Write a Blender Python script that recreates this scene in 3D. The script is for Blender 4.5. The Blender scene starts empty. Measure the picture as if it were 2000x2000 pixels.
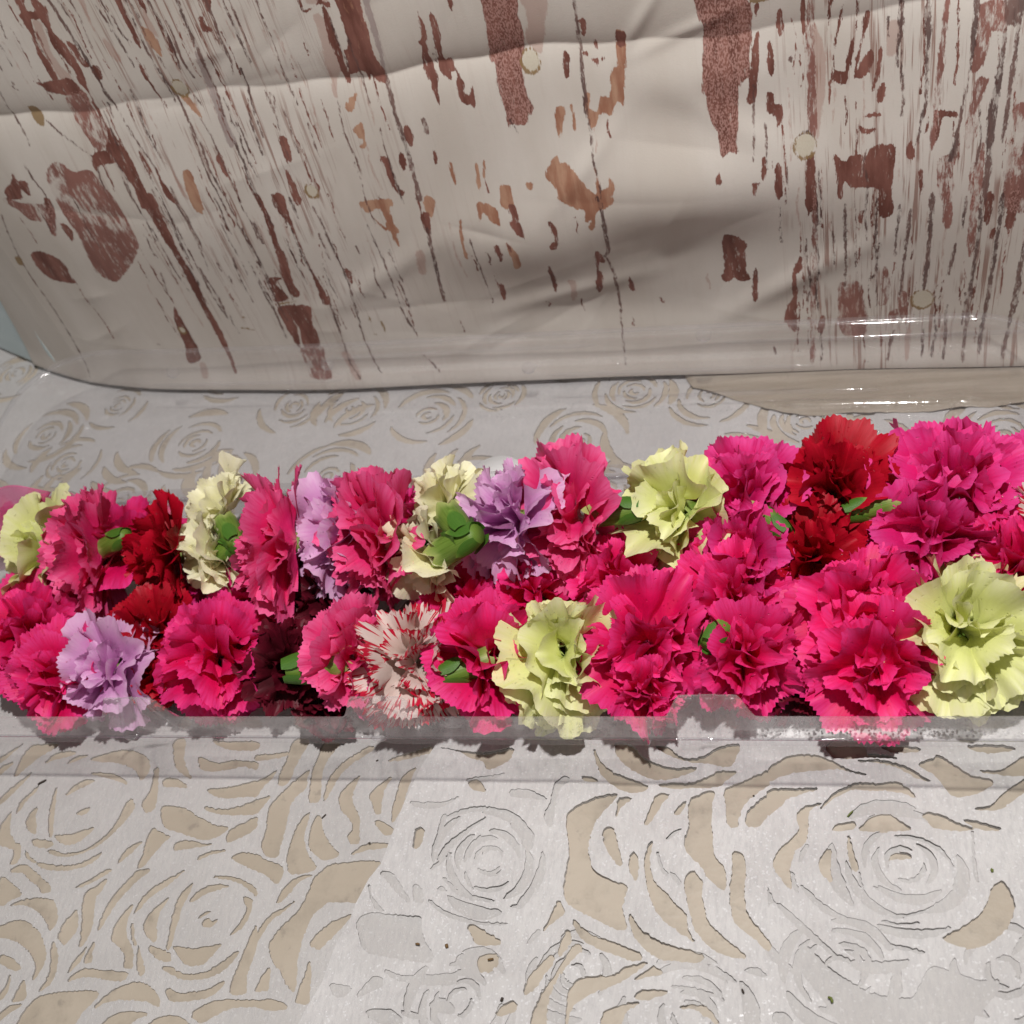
import bpy, bmesh, math, random
import numpy as np
from mathutils import Vector, Matrix, noise
from mathutils.geometry import delaunay_2d_cdt

scene = bpy.context.scene
COL = scene.collection
PI = math.pi

# ------------------------------------------------------------------ camera
F_PX = 2213.0                                   # focal length for a 2000 px wide picture
_n = np.array([656.0, 1950.0, F_PX]); _n /= np.linalg.norm(_n)          # straight down, seen from the camera
_v = np.array([-8660.0, 403.0, F_PX]); _v -= _n * _v.dot(_n); _v /= np.linalg.norm(_v)
_X, _Z = -_v, -_n
RW = np.array([_X, np.cross(_Z, _X), _Z])       # camera axes (right, down, forward) -> world
RIM = 0.055                                     # height of the tray rim
_r = RW @ np.array([0.0, 440.0, F_PX]); _r /= np.linalg.norm(_r)
CAM = np.array([0.0, 0.0, RIM]) - _r * 0.58
cam_data = bpy.data.cameras.new('camera')
cam_data.sensor_width = 36.0
cam_data.lens = F_PX / 2000.0 * 36.0
cam_data.clip_start = 0.01
cam_data.clip_end = 50.0
cam_data.dof.use_dof = True
cam_data.dof.focus_distance = 0.60
cam_data.dof.aperture_fstop = 11.0
cam = bpy.data.objects.new('camera', cam_data)
COL.objects.link(cam)
_c = [RW @ np.array(a) for a in ((1.0, 0, 0), (0, -1.0, 0), (0, 0, -1.0))]
cam.matrix_world = Matrix([[_c[0][i], _c[1][i], _c[2][i], CAM[i]] for i in range(3)] + [[0, 0, 0, 1]])
scene.camera = cam

# ------------------------------------------------------------------ room light
world = bpy.data.worlds.new('World')
scene.world = world
world.use_nodes = True
world.node_tree.nodes['Background'].inputs[0].default_value = (1.0, 0.93, 0.87, 1)
world.node_tree.nodes['Background'].inputs[1].default_value = 0.10


def lamp(name, loc, target, size, power, color, shape='DISK'):
    d = bpy.data.lights.new(name, 'AREA')
    d.shape = shape
    d.size = size
    d.energy = power
    d.color = color
    o = bpy.data.objects.new(name, d)
    o.location = loc
    o.rotation_euler = (Vector(target) - Vector(loc)).to_track_quat('-Z', 'Y').to_euler()
    COL.objects.link(o)
    return o


lamp('ceiling_lamp', (0.20, -0.10, 1.25), (0, 0.08, 0), 0.05, 16.0, (1.0, 0.965, 0.935))
lamp('front_fill', (-0.7, -1.6, 1.5), (0, 0.2, 0.1), 1.2, 4.2, (1.0, 0.95, 0.91), 'SQUARE')  # added soft fill from the camera side, lifts the backdrop

scene.view_settings.view_transform = 'Standard'
scene.view_settings.look = 'None'
scene.view_settings.gamma = 1.0
scene.view_settings.exposure = 0.0
scene.render.engine = 'CYCLES'
scene.cycles.use_denoising = True
scene.cycles.max_bounces = 6
scene.cycles.diffuse_bounces = 3
scene.cycles.glossy_bounces = 3
scene.cycles.transparent_max_bounces = 20
scene.cycles.use_adaptive_sampling = True
scene.cycles.adaptive_threshold = 0.02
scene.cycles.caustics_reflective = False
scene.cycles.caustics_refractive = False


# ------------------------------------------------------------------ helpers
def ray(px, py):
    return RW @ np.array([px - 1000.0, py - 1000.0, F_PX])


def on_table(px, py, z=0.0):
    """point of the level at height z that the photograph shows at this pixel"""
    d = ray(px, py)
    return CAM + d * ((z - CAM[2]) / d[2])


def tag(o, label=None, cat=None, group=None, kind=None):
    if label: o['label'] = label
    if cat: o['category'] = cat
    if group: o['group'] = group
    if kind: o['kind'] = kind
    return o


def empty(name, mat):
    o = bpy.data.objects.new(name, None)
    o.empty_display_size = 0.01
    COL.objects.link(o)
    o.matrix_world = mat
    return o


def mesh_obj(name, verts, faces, mat=None, parent=None, smooth=True, uv=None):
    me = bpy.data.meshes.new(name)
    me.from_pydata([tuple(v) for v in verts], [], faces)
    if smooth:
        me.polygons.foreach_set('use_smooth', [True] * len(me.polygons))
    if mat: me.materials.append(mat)
    if uv is not None:
        lay = me.uv_layers.new(name='UVMap')
        li = np.zeros(len(me.loops), dtype=np.int32)
        me.loops.foreach_get('vertex_index', li)
        lay.data.foreach_set('uv', np.asarray(uv, dtype=np.float32)[li].ravel())
    me.update()
    o = bpy.data.objects.new(name, me)
    COL.objects.link(o)
    if parent: o.parent = parent
    return o


def grid_faces(nr, nc, closed=False):
    f = []
    for i in range(nr - 1):
        for j in range(nc if closed else nc - 1):
            k = (j + 1) % nc
            f.append((i * nc + j, i * nc + k, (i + 1) * nc + k, (i + 1) * nc + j))
    return f


def material(name):
    m = bpy.data.materials.new(name)
    m.use_nodes = True
    nt = m.node_tree
    for n in list(nt.nodes): nt.nodes.remove(n)
    out = nt.nodes.new('ShaderNodeOutputMaterial')
    return m, nt, out


def N(nt, typ, **kw):
    n = nt.nodes.new(typ)
    for k, v in kw.items():
        if k.startswith('_'):
            setattr(n, k[1:], v)
        else:
            key = int(k[1:]) if k[0] == 'i' and k[1:].isdigit() else k.replace('__', ' ')
            s = n.inputs[key]
            if hasattr(v, 'is_linked') or isinstance(v, bpy.types.NodeSocket):
                nt.links.new(v, s)
            else:
                s.default_value = v
    return n


def math_n(nt, op, a, b=None, clamp=False):
    n = nt.nodes.new('ShaderNodeMath'); n.operation = op; n.use_clamp = clamp
    for i, v in enumerate((a, b)):
        if v is None: continue
        if isinstance(v, bpy.types.NodeSocket): nt.links.new(v, n.inputs[i])
        else: n.inputs[i].default_value = v
    return n.outputs[0]


def mixc(nt, f, a, b, typ='MIX'):
    n = nt.nodes.new('ShaderNodeMix'); n.data_type = 'RGBA'; n.blend_type = typ
    for s, v in ((n.inputs[0], f), (n.inputs[6], a), (n.inputs[7], b)):
        if isinstance(v, bpy.types.NodeSocket): nt.links.new(v, s)
        else: s.default_value = v if not isinstance(v, tuple) or len(v) == 4 else v + (1,)
    return n.outputs[2]


def ramp(nt, f, a, b, lo=0.0, hi=1.0, smooth=True):
    n = nt.nodes.new('ShaderNodeMapRange')
    n.interpolation_type = 'SMOOTHSTEP' if smooth else 'LINEAR'
    nt.links.new(f, n.inputs[0])
    n.inputs[1].default_value = a; n.inputs[2].default_value = b
    n.inputs[3].default_value = lo; n.inputs[4].default_value = hi
    return n.outputs[0]


def noise_n(nt, vec, scale, detail=3.0, rough=0.5):
    n = nt.nodes.new('ShaderNodeTexNoise')
    n.inputs['Scale'].default_value = scale; n.inputs['Detail'].default_value = detail
    n.inputs['Roughness'].default_value = rough
    if vec is not None: nt.links.new(vec, n.inputs['Vector'])
    return n.outputs['Fac']


def mapping(nt, vec, scale=(1, 1, 1), rot=(0, 0, 0)):
    n = nt.nodes.new('ShaderNodeMapping')
    nt.links.new(vec, n.inputs[0])
    n.inputs['Scale'].default_value = scale
    n.inputs['Rotation'].default_value = rot
    return n.outputs[0]


def bump(nt, h, strength, dist):
    n = nt.nodes.new('ShaderNodeBump')
    n.inputs['Strength'].default_value = strength; n.inputs['Distance'].default_value = dist
    nt.links.new(h, n.inputs['Height'])
    return n.outputs[0]


def smooth_closed(pts, step):
    """closed Catmull-Rom curve through pts, sampled about every step"""
    p = np.asarray(pts, float); n = len(p); out = []
    for i in range(n):
        a, b, c, d = p[i - 1], p[i], p[(i + 1) % n], p[(i + 2) % n]
        k = max(2, int(np.linalg.norm(c - b) / step))
        for t in np.arange(k) / k:
            out.append(0.5 * ((2 * b) + (c - a) * t + (2 * a - 5 * b + 4 * c - d) * t * t + (3 * b - a - 3 * c + d) * t ** 3))
    return np.array(out)


def sstep(x, a, b):
    t = np.clip((x - a) / (b - a), 0, 1)
    return t * t * (3 - 2 * t)

# ------------------------------------------------------------------ table and pale board behind
def mat_table():
    m, nt, out = material('beige_table')
    co = N(nt, 'ShaderNodeTexCoord').outputs['Object']
    n1 = noise_n(nt, co, 9, 4); n2 = noise_n(nt, co, 140, 4, 0.6); n3 = noise_n(nt, co, 35, 5, 0.65)
    c = mixc(nt, ramp(nt, n1, 0.35, 0.65), (0.41, 0.355, 0.285), (0.49, 0.43, 0.355))
    c = mixc(nt, ramp(nt, n3, 0.46, 0.72, 0, 0.75), c, (0.335, 0.29, 0.235))
    c = mixc(nt, ramp(nt, n2, 0.60, 0.74, 0, 0.45), c, (0.25, 0.22, 0.19))
    b = N(nt, 'ShaderNodeBsdfPrincipled', Base__Color=c, Roughness=0.42)
    nt.links.new(bump(nt, n3, 0.35, 0.002), b.inputs['Normal'])
    nt.links.new(b.outputs[0], out.inputs[0])
    return m


THICK = 0.0014
tab = mesh_obj('table', [(-1.3, -0.7, -THICK), (1.1, -0.7, -THICK), (1.1, 1.0, -THICK), (-1.3, 1.0, -THICK),
                         (-1.3, -0.7, -0.04), (1.1, -0.7, -0.04), (1.1, 1.0, -0.04), (-1.3, 1.0, -0.04)],
               [(0, 1, 2, 3), (4, 7, 6, 5), (0, 4, 5, 1), (1, 5, 6, 2), (2, 6, 7, 3), (3, 7, 4, 0)], mat_table(), smooth=False)
tag(tab, kind='structure')

m, nt, out = material('pale_blue_foam')
co = N(nt, 'ShaderNodeTexCoord').outputs['Object']
c = mixc(nt, noise_n(nt, co, 60, 4), (0.55, 0.67, 0.70), (0.66, 0.76, 0.78))
b = N(nt, 'ShaderNodeBsdfPrincipled', Base__Color=c, Roughness=0.7)
nt.links.new(bump(nt, noise_n(nt, co, 300, 2), 0.3, 0.001), b.inputs['Normal'])
nt.links.new(b.outputs[0], out.inputs[0])
fa, fb = on_table(-250, 575), on_table(90, 722)
fd = (fb - fa); fd /= np.linalg.norm(fd); fn = np.array([-fd[1], fd[0], 0.0])
if fn[1] < 0: fn = -fn
fb2 = fb + fd * 0.03
vs = []
for z in (0.0, 0.004, 0.32):
    o_ = 0.004 if z == 0.0 else 0.0
    for q in (fa + fn * o_, fb2 + fn * o_, fb2 + fn * 0.03, fa + fn * 0.03):
        vs.append((q[0], q[1], z + 0.0002))
fc = [(0, 3, 2, 1), (8, 9, 10, 11)]
for k in (0, 4):
    for i in range(4):
        j = (i + 1) % 4
        fc.append((k + i, k + j, k + 4 + j, k + 4 + i))
o = mesh_obj('foam_board', vs, fc, m, smooth=False)
tag(o, 'pale blue foam board standing behind the curled edge of the wood-print backdrop', 'board')

# ------------------------------------------------------------------ the printed backdrop
BASE = sorted([(-0.545, 0.425), (-0.482, 0.3834), (-0.4478, 0.3682), (-0.415, 0.3552), (-0.3563, 0.3435), (-0.3098, 0.3385), (-0.1757, 0.3290),
               (-0.0548, 0.3235), (0.1279, 0.3130), (0.2887, 0.3023), (0.55, 0.285)])
BX = np.array([b[0] for b in BASE]); BY = np.array([b[1] for b in BASE])


def base_y(x):
    s = 0
    for o_, w_ in ((-0.02, .25), (0, .5), (0.02, .25)):
        s = s + w_ * np.interp(np.asarray(x) + o_, BX, BY)
    return s


_rng = np.random.RandomState(4)
_wv = [(_rng.uniform(8, 40), _rng.uniform(6, 34), _rng.uniform(0, 6.28), _rng.uniform(0, 6.28)) for _ in range(10)]

_cr = [(_rng.uniform(-0.45, 0.30), _rng.uniform(0.03, 0.30), _rng.uniform(-0.5, 1.2), _rng.uniform(0.015, 0.05), _rng.uniform(0.004, 0.010), _rng.choice([-1, 1]) * _rng.uniform(0.0004, 0.0013)) for _ in range(46)]


def bulge(x, z):
    """how far the sheet stands out towards the room: folds, the long crease and the slack in the middle"""
    zc = 0.239 + 0.0022 * np.sin(x * 31 + 1) + 0.0012 * np.sin(x * 95)
    wob = 0.75 + 0.25 * np.sin(x * 17 + 2.0)
    dz = z - zc
    d = -0.0062 * wob * np.exp(-np.abs(dz) / 0.0135)
    g = lambda cx, cz, sx, sz, a: a * np.exp(-((x - cx) / sx) ** 2 - ((z - cz) / sz) ** 2)
    d = d + g(0.085, 0.150, 0.085, 0.038, 0.0180) + g(-0.02, 0.118, 0.060, 0.032, 0.0105)
    d = d + g(0.035, 0.055, 0.10, 0.022, -0.003) + g(-0.20, 0.15, 0.10, 0.06, 0.006) + g(0.24, 0.13, 0.06, 0.07, 0.007)
    d = d + g(-0.36, 0.16, 0.08, 0.07, 0.004) + g(0.10, 0.215, 0.04, 0.016, 0.0035)
    # short diagonal folds where the crease kinks
    for (cx, cz, an, ln, wd, a) in ((0.075, 0.252, 0.95, 0.022, 0.004, 0.0018), (0.10, 0.243, 0.35, 0.03, 0.004, 0.0014),
                                    (0.030, 0.170, 0.8, 0.035, 0.006, 0.0018), (0.115, 0.19, -0.6, 0.03, 0.008, 0.0012),
                                    (-0.17, 0.262, 0.7, 0.03, 0.006, -0.0012), (-0.12, 0.10, 0.5, 0.05, 0.009, 0.0022),
                                    (0.15, 0.075, 0.55, 0.05, 0.008, 0.0025), (0.0, 0.072, 0.25, 0.05, 0.007, 0.0020)):
        u = (x - cx) * math.cos(an) + (z - cz) * math.sin(an); w = -(x - cx) * math.sin(an) + (z - cz) * math.cos(an)
        d = d + a * np.exp(-(u / ln) ** 2 - (w / wd) ** 2)
    for cx, cz, an, ln, wd, a in _cr:
        u = (x - cx) * math.cos(an) + (z - cz) * math.sin(an); w = -(x - cx) * math.sin(an) + (z - cz) * math.cos(an)
        d = d + a * np.exp(-(u / ln) ** 2 - np.sqrt(w * w + 1e-6) / wd)
    for kx, kz, p, q in _wv:
        d = d + 0.00035 * np.sin(kx * x + p) * np.sin(kz * z + q)
    d = d + 0.006 * np.exp(-(z / 0.012) ** 2) * (0.3 + 0.7 * sstep(x, -0.42, -0.2))      # the foot rolls forward
    return d


def on_backdrop(px, py):
    d = ray(px, py)
    t = (0.315 - CAM[1]) / d[1]
    for _ in range(14):
        p = CAM + d * t
        y = float(base_y(p[0]) - bulge(p[0], p[2]))
        t += 0.8 * ((y - CAM[1]) / d[1] - t)
    p = CAM + d * t
    return p[0], p[2]


# what is printed on the sheet: (kind, crop, points[, width]); crops are views of the print, 3.715 units per picture pixel
CROP = {1: (0, 0), 2: (480, 0), 3: (980, 0), 4: (1480, 0), 5: (0, 400), 6: (480, 400), 7: (980, 400), 8: (1480, 400)}
PRINT = [
('r',1,[(100,0),(190,0),(215,100),(240,170),(270,230),(290,330),(330,420),(400,530),(450,625),(430,650),(350,540),(290,400),(250,300),(200,220),(190,150),(140,60)]),
('r',1,[(240,-20),(290,-20),(310,70),(370,120),(390,200),(420,290),(500,380),(560,460),(620,560),(660,660),(700,760),(760,870),(820,980),(880,1060),(960,1170),(1010,1270),(1060,1380),(1110,1470),(1160,1560),(1060,1560),(1000,1420),(920,1300),(850,1200),(800,1140),(810,1060),(790,950),(720,850),(680,740),(600,650),(580,590),(500,490),(420,400),(360,250),(290,150)]),
('r',1,[(190,150),(350,150),(360,195),(200,205)]),
('r',1,[(270,650),(330,660),(440,640),(540,630),(600,680),(610,740),(480,745),(380,720),(350,690)]),
('m',1,[(520,750),(640,730),(720,860),(790,960),(810,1080),(760,1150),(700,1100),(620,980),(560,870)]),
('p',1,[(270,210),(340,240),(400,420),(480,540),(560,630),(480,640),(400,520),(330,400),(290,300)]),
('r',1,[(700,1180),(740,1150),(800,1150),(870,1230),(760,1250),(730,1290),(700,1240)]),
('l',1,[(340,0),(400,80),(460,180),(530,290),(600,390),(660,490),(740,620),(790,720),(880,840)],20),
('r',1,[(690,540),(740,540),(775,620),(750,650),(710,600)]),
('r',1,[(510,360),(560,380),(640,490),(690,540),(640,540),(570,450)]),
('r',1,[(835,-20),(870,-20),(930,120),(1000,260),(1050,380),(1050,415),(1010,360),(950,240),(880,110)]),
('l',1,[(930,0),(1000,120),(1080,300),(1150,430),(1230,560)],9),
('r',1,[(1000,0),(1040,40),(1080,120),(1060,130),(1020,60)]),
('l',1,[(1060,0),(1140,130),(1200,230),(1260,350),(1300,440),(1340,560)],15),
('o',1,[(1050,260),(1110,280),(1170,350),(1210,470),(1160,440),(1100,370)]),
('p',1,[(1060,120),(1110,200),(1180,330),(1100,280)]),
('l',1,[(1280,-20),(1350,160),(1420,330),(1480,460),(1540,590),(1620,790),(1650,900)],22),
('v',1,[(1440,440),(1500,500),(1560,640),(1640,830),(1680,960),(1740,1090),(1690,1120),(1640,1010),(1590,860),(1530,680)]),
('l',1,[(1480,0),(1540,110),(1590,250),(1640,380),(1700,500),(1720,600)],16),
('r',1,[(1470,-20),(1530,-20),(1560,110),(1540,150),(1510,90)]),
('r',1,[(1470,190),(1500,190),(1520,240),(1570,290),(1510,300),(1480,240)]),
('l',1,[(1660,0),(1700,90),(1780,270),(1830,400)],10),
('l',1,[(1770,560),(1840,740),(1880,900),(1932,1050)],16),
('l',1,[(730,20),(780,100),(850,200),(930,330),(980,370)],10),
('l',1,[(720,100),(790,190),(840,290)],12),
('p',1,[(580,10),(640,60),(700,240),(730,300),(690,250),(630,120)]),
('p',1,[(780,340),(830,380),(910,490),(880,510),(800,410)]),
('r',1,[(1010,470),(1060,540),(1115,650),(1090,640),(1040,560)]),
('l',1,[(0,330),(60,430),(120,540)],8),('l',1,[(0,490),(50,570)],7),('l',1,[(0,660),(110,860),(210,1020),(250,1110)],7),('l',1,[(30,210),(80,340)],5),
('y',1,[(240,830),(290,830),(350,890),(355,960),(330,970),(270,910)]),
('l',1,[(360,920),(470,1020),(600,1120),(700,1190)],10),
('n',1,[(1335,700)],60),
('o',1,[(1340,760),(1400,760),(1460,850),(1490,910),(1440,880),(1380,810)]),
('l',1,[(1180,560),(1290,720),(1380,900),(1480,1100),(1550,1290),(1640,1450),(1700,1560)],16),
('l',1,[(1420,740),(1500,830)],9),
('l',1,[(1480,920),(1560,1050),(1620,1190),(1700,1360),(1760,1500)],13),
('r',1,[(1590,1200),(1620,1180),(1660,1270),(1700,1360),(1660,1330)]),
('l',1,[(1750,950),(1800,1060),(1840,1160)],13),
('l',1,[(1830,880),(1880,1050),(1932,1180)],13),
('l',1,[(1720,1080),(1800,1250),(1870,1440),(1932,1560)],22),
('l',1,[(780,720),(900,880),(1000,1050),(1120,1220),(1200,1350)],8),
('r',1,[(1030,1150),(1090,1220),(1125,1310),(1090,1300)]),
('r',1,[(1150,1240),(1200,1350),(1280,1470),(1320,1530),(1280,1520),(1210,1440)]),
('o',1,[(1350,1310),(1400,1290),(1440,1380),(1480,1480),(1500,1600),(1440,1570),(1380,1450)]),
('p',1,[(1270,1280),(1320,1360),(1400,1500),(1340,1450)]),
('r',1,[(60,1440),(110,1370),(125,1310),(160,1360),(220,1370),(250,1440),(240,1470),(180,1420),(190,1490),(120,1500),(90,1530),(80,1470)]),
('l',1,[(210,1250),(270,1350),(350,1450),(420,1560)],14),
('m',1,[(370,1310),(450,1230),(560,1300),(680,1290),(760,1380),(860,1500),(1020,1790),(1020,1860),(990,1940),(900,2060),(850,2085),(740,2030),(690,1950),(600,1760),(520,1640),(430,1490)]),
('m',1,[(60,1486),(180,1520),(300,1530),(420,1560),(430,1760),(370,1660),(250,1640),(150,1560),(80,1530)]),
('r',5,[(350,0),(390,10),(420,100),(400,150),(360,70)]),('r',5,[(240,120),(280,120),(280,165),(250,160)]),('r',5,[(370,150),(410,190),(430,280),(390,230)]),
('r',5,[(470,60),(560,120),(560,155),(500,130)]),('r',5,[(470,180),(550,230),(555,310),(500,250)]),
('r',5,[(255,400),(300,380),(400,410),(490,470),(540,560),(575,610),(500,605),(400,580),(320,520),(270,450)]),
('l',5,[(40,120),(80,230),(150,390),(240,550),(340,690),(450,850),(560,1030),(640,1180),(680,1290)],11),
('y',5,[(130,420),(180,430),(190,480),(150,470)]),
('r',5,[(1030,-20),(1140,-20),(1200,130),(1270,270),(1330,400),(1410,530),(1470,640),(1530,780),(1600,900),(1660,1020),(1700,1140),(1740,1250),(1720,1250),(1670,1130),(1600,1000),(1520,850),(1440,700),(1370,560),(1290,410),(1200,280),(1120,140)]),
('r',5,[(1285,785),(1330,850),(1390,960),(1450,1060),(1475,1160),(1390,1180),(1360,1050),(1300,920)]),
('n',5,[(1345,950)],34),
('p',5,[(1470,1190),(1510,1190),(1530,1290),(1490,1290)]),
('l',5,[(1300,40),(1380,170),(1460,330),(1540,520)],11),('l',5,[(1220,60),(1340,280),(1430,450)],7),
('l',5,[(1440,470),(1530,640),(1600,760),(1670,860)],13),('l',5,[(1190,530),(1240,690)],7),
('l',5,[(1600,470),(1630,530)],15),('l',5,[(1680,560),(1710,620)],13),('l',5,[(1710,430),(1780,610),(1860,750)],10),
('l',5,[(1660,0),(1740,170),(1840,350),(1932,500)],13),('l',5,[(1860,170),(1930,330)],15),
('ly',5,[(1770,860),(1815,860)],10),('ly',5,[(1770,935),(1815,940),(1860,950)],20),
('l',5,[(1165,1050),(1185,1056)],18),('l',5,[(0,230),(40,290)],14),
('r',2,[(520,-20),(590,-20),(580,70),(630,90),(620,140),(580,100),(520,120),(460,160),(430,150),(400,60),(400,30),(420,40),(450,140),(540,90)]),
('p',2,[(470,40),(600,50),(610,90),(480,100)]),
('ro',2,[(630,-20),(830,-20),(870,160),(920,330),(960,470),(1030,580),(1040,660),(960,640),(930,600),(920,650),(880,580),(780,600),(760,500),(730,430),(770,400),(730,250),(690,120)]),
('r',2,[(580,120),(620,170),(680,330),(720,440),(770,600),(790,640),(760,670),(720,580),(680,470),(620,330)]),
('p',2,[(520,180),(590,200),(660,400),(720,550),(690,620),(680,700),(690,770),(660,760),(640,640),(600,520),(560,330)]),
('v',2,[(850,-20),(900,-20),(940,150),(1000,380),(1050,620),(1020,620),(980,440),(920,240)]),
('d',2,[(1030,600),(1060,640),(1110,860),(1160,1010),(1210,1180),(1260,1370),(1300,1500),(1260,1500),(1240,1380),(1190,1190),(1140,1030),(1090,880)]),
('r',2,[(1270,150),(1300,230),(1330,300),(1340,420),(1380,540),(1410,600),(1410,720),(1430,830),(1390,760),(1350,640),(1310,540),(1295,400),(1275,370),(1295,330)]),
('r',2,[(1350,185),(1385,180),(1430,320),(1440,440),(1470,490),(1510,480),(1540,560),(1590,650),(1610,740),(1640,750),(1660,690),(1690,880),(1660,830),(1580,800),(1550,700),(1550,600),(1510,590),(1510,650),(1470,620),(1420,560),(1400,420)]),
('r',2,[(1480,70),(1510,65),(1520,150),(1490,110)]),
('w',2,[(1710,-20),(1960,-20),(1990,180),(2030,340),(2030,420),(2020,510),(2025,640),(2050,740),(2100,850),(2060,900),(2045,960),(1985,965),(1915,950),(1900,860),(1850,720),(1830,540),(1790,490),(1770,300),(1740,130)]),
('p',3,[(110,-20),(330,-20),(330,250),(320,350),(300,450),(220,400),(190,330),(200,180)]),
('l',3,[(75,930),(130,1020)],10),
('n',3,[(225,510)],64),
('d',3,[(518,-20),(535,-20),(560,160),(590,400),(610,600),(630,780),(628,900),(615,900),(606,780),(585,600),(570,400),(540,160)]),
('l',3,[(620,780),(650,1000),(680,1250),(720,1400),(740,1560)],10),
('r',3,[(455,450),(500,460),(500,620),(470,620)]),('r',3,[(565,215),(615,215),(615,320),(590,320),(590,270)]),
('r',3,[(680,340),(710,400),(700,430),(680,380)]),('r',3,[(718,-20),(742,-20),(735,65),(722,50)]),
('r',3,[(600,440),(635,445),(630,475),(600,460)]),('r',3,[(670,490),(710,490),(705,545),(680,515)]),('r',3,[(735,480),(762,490),(740,508)]),
('o',3,[(840,300),(905,310),(910,450),(905,650),(890,830),(870,800),(830,820),(800,900),(740,880),(715,920),(700,960),(660,990),(630,900),(610,800),(620,740),(655,740),(650,840),(700,870),(735,760),(790,770),(800,640),(820,560),(850,540)]),
('r',3,[(840,300),(905,310),(900,400),(850,390)]),('o',3,[(400,860),(465,835),(465,930),(435,1060),(410,1000)]),('o',3,[(510,830),(530,840),(555,1000),(535,990)]),
('w',3,[(1425,-20),(1760,-20),(1770,80),(1810,100),(1810,380),(1800,480),(1800,620),(1730,690),(1720,980),(1700,1100),(1720,1170),(1660,1160),(1600,1190),(1570,1020),(1510,900),(1500,770),(1470,730),(1465,500),(1470,250),(1430,200)]),
('r',3,[(1835,360),(1870,320),(1860,660),(1840,800),(1790,810),(1800,650)]),('l',3,[(1835,680),(1830,1000),(1830,1230)],11),
('y',3,[(1800,50),(1850,60),(1932,30),(1960,20),(1930,75),(1850,95),(1800,95)]),
('r',3,[(1840,110),(1870,100),(1850,210)]),('r',3,[(1580,1310),(1605,1390),(1560,1400)]),('r',3,[(1825,1395),(1868,1392),(1835,1480)]),('r',3,[(1895,1210),(1920,1210),(1920,1350),(1893,1355)]),
('o',3,[(330,1330),(400,1190),(440,1240),(490,1250),(600,1380),(650,1440),(700,1450),(680,1270),(720,1380),(730,1440),(780,1420),(790,1340),(830,1420),(800,1500),(760,1570),(690,1590),(600,1570),(500,1540),(440,1500),(400,1420)]),
('o',3,[(0,1410),(70,1410),(100,1560),(20,1560),(0,1500)]),('o',3,[(190,1390),(240,1390),(235,1440),(205,1430)]),
('r',4,[(145,150),(180,150),(185,310),(145,320)]),('r',4,[(75,400),(105,390),(120,600),(80,600)]),('r',4,[(70,745),(120,750),(125,820),(175,830),(180,900),(150,990),(125,900),(75,880)]),
('r',4,[(130,1270),(175,1270),(180,1480),(135,1490)]),('r',4,[(320,70),(345,70),(345,295),(318,290)]),('l',4,[(232,490),(238,515)],24),
('m',4,[(375,-20),(405,-20),(405,250),(410,500),(420,700),(420,1050),(385,1050),(365,850),(365,700),(355,500),(360,250)]),
('p',4,[(400,250),(480,400),(500,600),(450,1000),(415,1050),(405,600)]),
('n',4,[(345,1120)],72),('d',4,[(290,1060),(350,1010),(415,1060),(350,1040)]),
('r',4,[(360,1180),(410,1200),(420,1560),(350,1560)]),
('r',4,[(530,-20),(555,-20),(530,150),(515,260),(505,370),(505,250)]),('r',4,[(590,170),(630,90),(600,240),(560,430),(550,600),(535,690),(520,820),(515,700),(545,560),(555,380)]),
('r',4,[(770,180),(810,160),(800,260),(770,320),(740,450),(715,600),(700,640),(710,500),(745,380)]),('r',4,[(690,340),(700,400),(660,600),(640,680),(560,660),(560,580),(630,590),(650,480)]),
('r',4,[(820,430),(840,520),(770,630),(700,620),(740,540)]),('r',4,[(880,430),(905,420),(880,600),(840,730),(820,720),(860,560)]),('r',4,[(905,660),(925,700),(900,810),(865,800),(870,720)]),
('p',4,[(940,240),(1030,250),(1010,450),(940,470),(930,380)]),
('l',4,[(1040,-20),(1040,180),(1020,400),(1010,560)],22),('l',4,[(1240,-20),(1235,130),(1240,300),(1225,450),(1220,800),(1180,950),(1150,1120)],20),
('d',4,[(1215,120),(1245,130),(1255,320),(1225,400),(1210,180)]),
('m',4,[(1365,-20),(1395,-20),(1375,180),(1350,420),(1340,560),(1320,760),(1300,1000),(1260,1150),(1255,1080),(1280,800),(1305,500),(1345,200)]),
('d',4,[(1590,-20),(1615,-20),(1580,300),(1560,480),(1530,620),(1500,800),(1460,1000),(1430,1200),(1380,1230),(1420,1080),(1480,800),(1530,560),(1550,300)]),
('m',4,[(1620,110),(1790,100),(1790,300),(1690,300),(1640,500),(1560,600),(1550,500),(1590,300)]),
('d',4,[(1800,-20),(1945,-20),(1930,130),(1880,260),(1830,260),(1790,230)]),
('d',4,[(1885,200),(1905,210),(1875,450),(1845,650),(1815,900),(1775,1090),(1760,1090),(1790,880),(1820,650)]),
('d',4,[(1775,320),(1800,320),(1775,550),(1755,700),(1725,900),(1695,1150),(1655,1500),(1620,1500),(1650,1150),(1670,900),(1710,700)]),
('m',4,[(1590,640),(1660,650),(1640,720),(1610,800),(1570,900),(1590,1000),(1540,1120),(1500,1120),(1520,900),(1550,790)]),
('r',4,[(1280,870),(1330,870),(1440,880),(1440,920),(1340,920),(1310,1060),(1280,1060)]),('m',4,[(1310,1230),(1430,1200),(1400,1300),(1420,1400),(1380,1500),(1320,1480)]),
('r',4,[(770,910),(850,880),(890,900),(840,915)]),('r',4,[(730,970),(790,1000),(850,990),(840,1020),(780,1035),(740,1010)]),
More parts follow.
